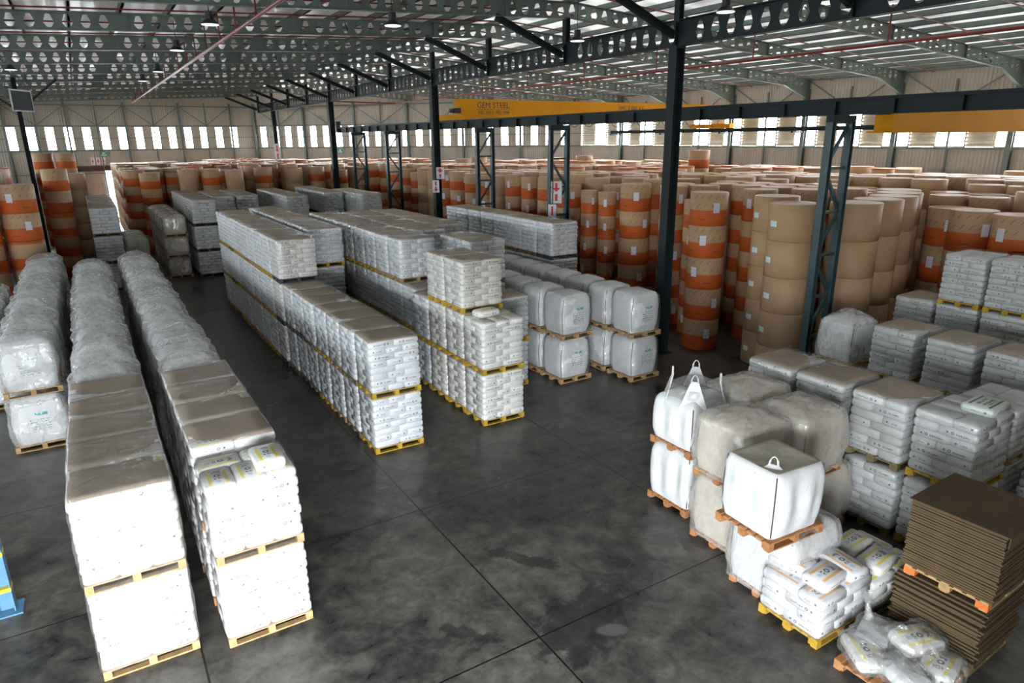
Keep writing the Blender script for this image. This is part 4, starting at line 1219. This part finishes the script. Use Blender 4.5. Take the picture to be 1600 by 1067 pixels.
# measured front columns along the lattice line
fr = [(17.38, 15.75, 1.2, 'p', 1.0, 5), (18.62, 17.25, 1.15, 'p', .92, 5), (18.75, 18.75, 1.0, 'p', 1.0, 5), (18.45, 20.5, 1.2, 'p', 1.0, 5), (18.35, 22.1, .75, 'p', .92, 5), (18.35, 23.3, .72, 'p', .92, 5),
      (18.45, 24.9, 1.1, 'p', .95, 5), (18.5, 26.5, 1.12, 'p', 1.0, 5), (18.4, 28.1, .75, 'p', .99, 5), (18.45, 29.5, .95, 'p', 1.0, 5), (18.5, 31.0, 1.1, 'k', .98, 5), (18.5, 32.3, 1.1, 'p', .97, 5), (18.55, 33.8, 1.15, 'p', .98, 5),
      (18.55, 35.6, 1.18, 'p', .99, 5), (18.5, 37.1, 1.1, 'p', 1.0, 5), (18.5, 38.6, 1.1, 'k', .97, 5), (18.5, 40.1, 1.1, 'k', 1.0, 5), (18.5, 41.5, .85, 'p', .94, 5), (18.5, 43.0, 1.1, 'p', .97, 5), (18.5, 44.6, 1.1, 'p', 1.0, 5)]
for i, (x, y, D, k, hf, n) in enumerate(fr): add_col(x, y, n, k, D, hf, True, f'{ordn(i + 1)} stack along the lattice columns')
kc = [(17.02, 12.25), (18.5, 11.35), (20.0, 11.6), (21.4, 11.95), (22.7, 12.5), (23.9, 13.2)]
for i, (x, y) in enumerate(kc): add_col(x, y, 5, 'k', 1.36, .985, True, f'{ordn(i + 1)} plain kraft stack from the left')
add_col(17.85, 13.5, 5, 'k', 1.3, 1.0, True, 'plain kraft stack behind the first one')
add_col(19.45, 10.58, 4, 'k', 1.0, .95, True, 'shorter shaded kraft stack')
for i, (x, y, hf) in enumerate(((21.95, 8.65, 1.15), (22.35, 10.0, 1.15), (23.45, 11.2, 1.13), (22.3, 7.3, 1.15), (22.6, 5.9, 1.15))): add_col(x, y, 4, 'p', 1.25, hf, True, f'{ordn(i + 1)} printed stack at the right edge')
# left
for i, (x, y, n, k, D, hf) in enumerate(((-2.3, 33.4, 5, 'p', 1.28, 1.035), (-3.65, 33.1, 5, 'p', 1.28, 1.035), (-1.2, 44.0, 5, 'p', 1.2, 1.08), (-.38, 51.6, 5, 'k', 1.2, .98), (-.75, 57.5, 6, 'p', 1.2, 1.0), (-2.05, 58.0, 6, 'p', 1.2, 1.0),
                                         (2.85, 53.4, 4, 'p', 1.2, 1.07), (3.72, 50.2, 5, 'p', 1.2, .97), (5.95, 49.8, 5, 'k', 1.2, 1.0), (7.3, 49.6, 5, 'p', 1.2, 1.0), (8.7, 49.2, 5, 'k', 1.15, .98), (10.84, 50.5, 5, 'p', 1.2, .99), (12.9, 50.3, 5, 'k', 1.2, .97), (14.6, 50.6, 5, 'p', 1.15, .98), (16.2, 50.3, 5, 'p', 1.2, .93))):
    add_col(x, y, n, k, D, hf, True, f'{ordn(i + 1)} stack of the far left front')
# towers that stand out above the field
add_col(31.3, 29.4, 6, 'p', 1.2, .985, False, 'single tower above the field behind the nearest column', 2)
add_col(32.5, 42.0, 6, 'p', 1.25, .90, False, 'orange tower right of the second lattice column', 1)
add_col(26.2, 47.0, 6, 'p', 1.2, .90, False, 'far tower left of the second lattice column', 1)
add_col(24.6, 46.6, 6, 'k', 1.2, .88, False, 'far kraft tower left of the second lattice column', 1)
rr = random.Random(4)
def field(x0, x1, y0f, y1f, tag_, pk, px=1.26, py=1.26):
    i = 0; x = x0
    while x < x1:
        y = y0f(x) + (.63 if i % 2 else 0); j = 0
        while y < y1f(x):
            blk = rr.choice((0, 0, 0, 1, 2)) if rr.random() < .25 else (i // 3 + j // 4) % 3
            n, hf = ((5, 1.0), (5, .955), (5, 1.02))[blk] if rr.random() > .06 else (4, 1.02)
            k = 'k' if rr.random() < pk(x, y) else 'p'
            add_col(x + rr.uniform(-.03, .03), y + rr.uniform(-.03, .03), n, k, rr.choice((1.2, 1.2, 1.12, 1.22)), hf, False, f'{tag_}, {ordn(i + 1)} row, {ordn(j + 1)} from the camera')
            y += py; j += 1
        x += px; i += 1
field(19.7, 37.0, lambda x: 15.6 if x < 20.6 else 13.95, lambda x: min(50, yend(x) - 1.3), 'right field', lambda x, y: .75 if (y < 24 and x > 24) else .35)
field(24.9, 37.0, lambda x: 3.2, lambda x: 13.4, 'right front field', lambda x, y: .35)
field(2.9, 19.0, lambda x: 51.8, lambda x: yend(x) - 1.2, 'left rear field', lambda x, y: .4)
field(19.2, 26.0, lambda x: 50.2, lambda x: yend(x) - 1.2, 'rear centre field', lambda x, y: .4)
field(-8.6, -3.6, lambda x: 32.4, lambda x: 62, 'far left field', lambda x, y: .3)
# single rolls: every roll of the front stacks, then the top rolls nearest to the camera; the mass behind is one object
LIMIT = 300
singles = []; rest = []
for c in cols:
    x, y, n, k, D, hf, front, where, extra = c
    d = math.hypot(x, y)
    for i in range(n):
        top = n - 1 - i
        vis = (top <= 4 if front else top == 0) or (extra and top <= extra)
        if front and d > 33 and top > 1: vis = False
        if front and 'lattice' in where and 19 < y and top > 3: vis = False
        (singles if vis else rest).append((d - (25 if front else 0) - (30 if extra else 0), x, y, i, n, k, D, hf, where, front, extra))
singles.sort(key=lambda s: s[0])
rest += singles[LIMIT:]; singles = singles[:LIMIT]
for (_, x, y, i, n, k, D, hf, where, front, extra) in singles:
    what = 'orange-banded paper roll' if k == 'p' else 'plain kraft paper roll'
    lv = 'on top' if i == n - 1 else f'{ordn(i + 1)} up'
    near = math.hypot(x, y) < 42
    roll(x, y, i * RH_ * hf + .002, k, D, hf, f'{what} {lv}, {where}', 'paper rolls, ' + ('front stacks' if front else 'massed field'), (near and (front or R.random() < .3)) if k == 'p' else 'kraft stack from the left' in where and where[:5] == 'first' or 'behind the first' in where)
base = cyl(18, .6, RH_ - .012, .012)
V = []; Fc = []; MI = []
bv = np.array(base.v)
Vall = []; off = 0
for s in rest:
    _, x, y, i, n, k, D, hf = s[:8]
    v = bv * np.array([D / 1.2, D / 1.2, hf]) + np.array([x, y, i * RH_ * hf]); Vall.append(v)
    Fc += [tuple(a + off for a in f) for f in base.f]; MI += [0 if k == 'p' else 1] * len(base.f); off += len(bv)
me = bpy.data.meshes.new('paper_rolls'); me.from_pydata(np.concatenate(Vall).tolist(), [], Fc)
me.materials.append(M_rollfar); me.materials.append(M_rollk); me.polygons.foreach_set('material_index', MI)
me.polygons.foreach_set('use_smooth', [len(f) == 4 for f in Fc]); me.update()
o = link('paper_rolls', me, kind='stuff'); o['label'] = 'mass of kraft and orange-banded paper rolls filling the rear of the hall'; o['category'] = 'paper rolls'
print('counts', len(cols), len(singles), len(rest), 'loads', NLOAD[0], 'objects', len(bpy.data.objects))
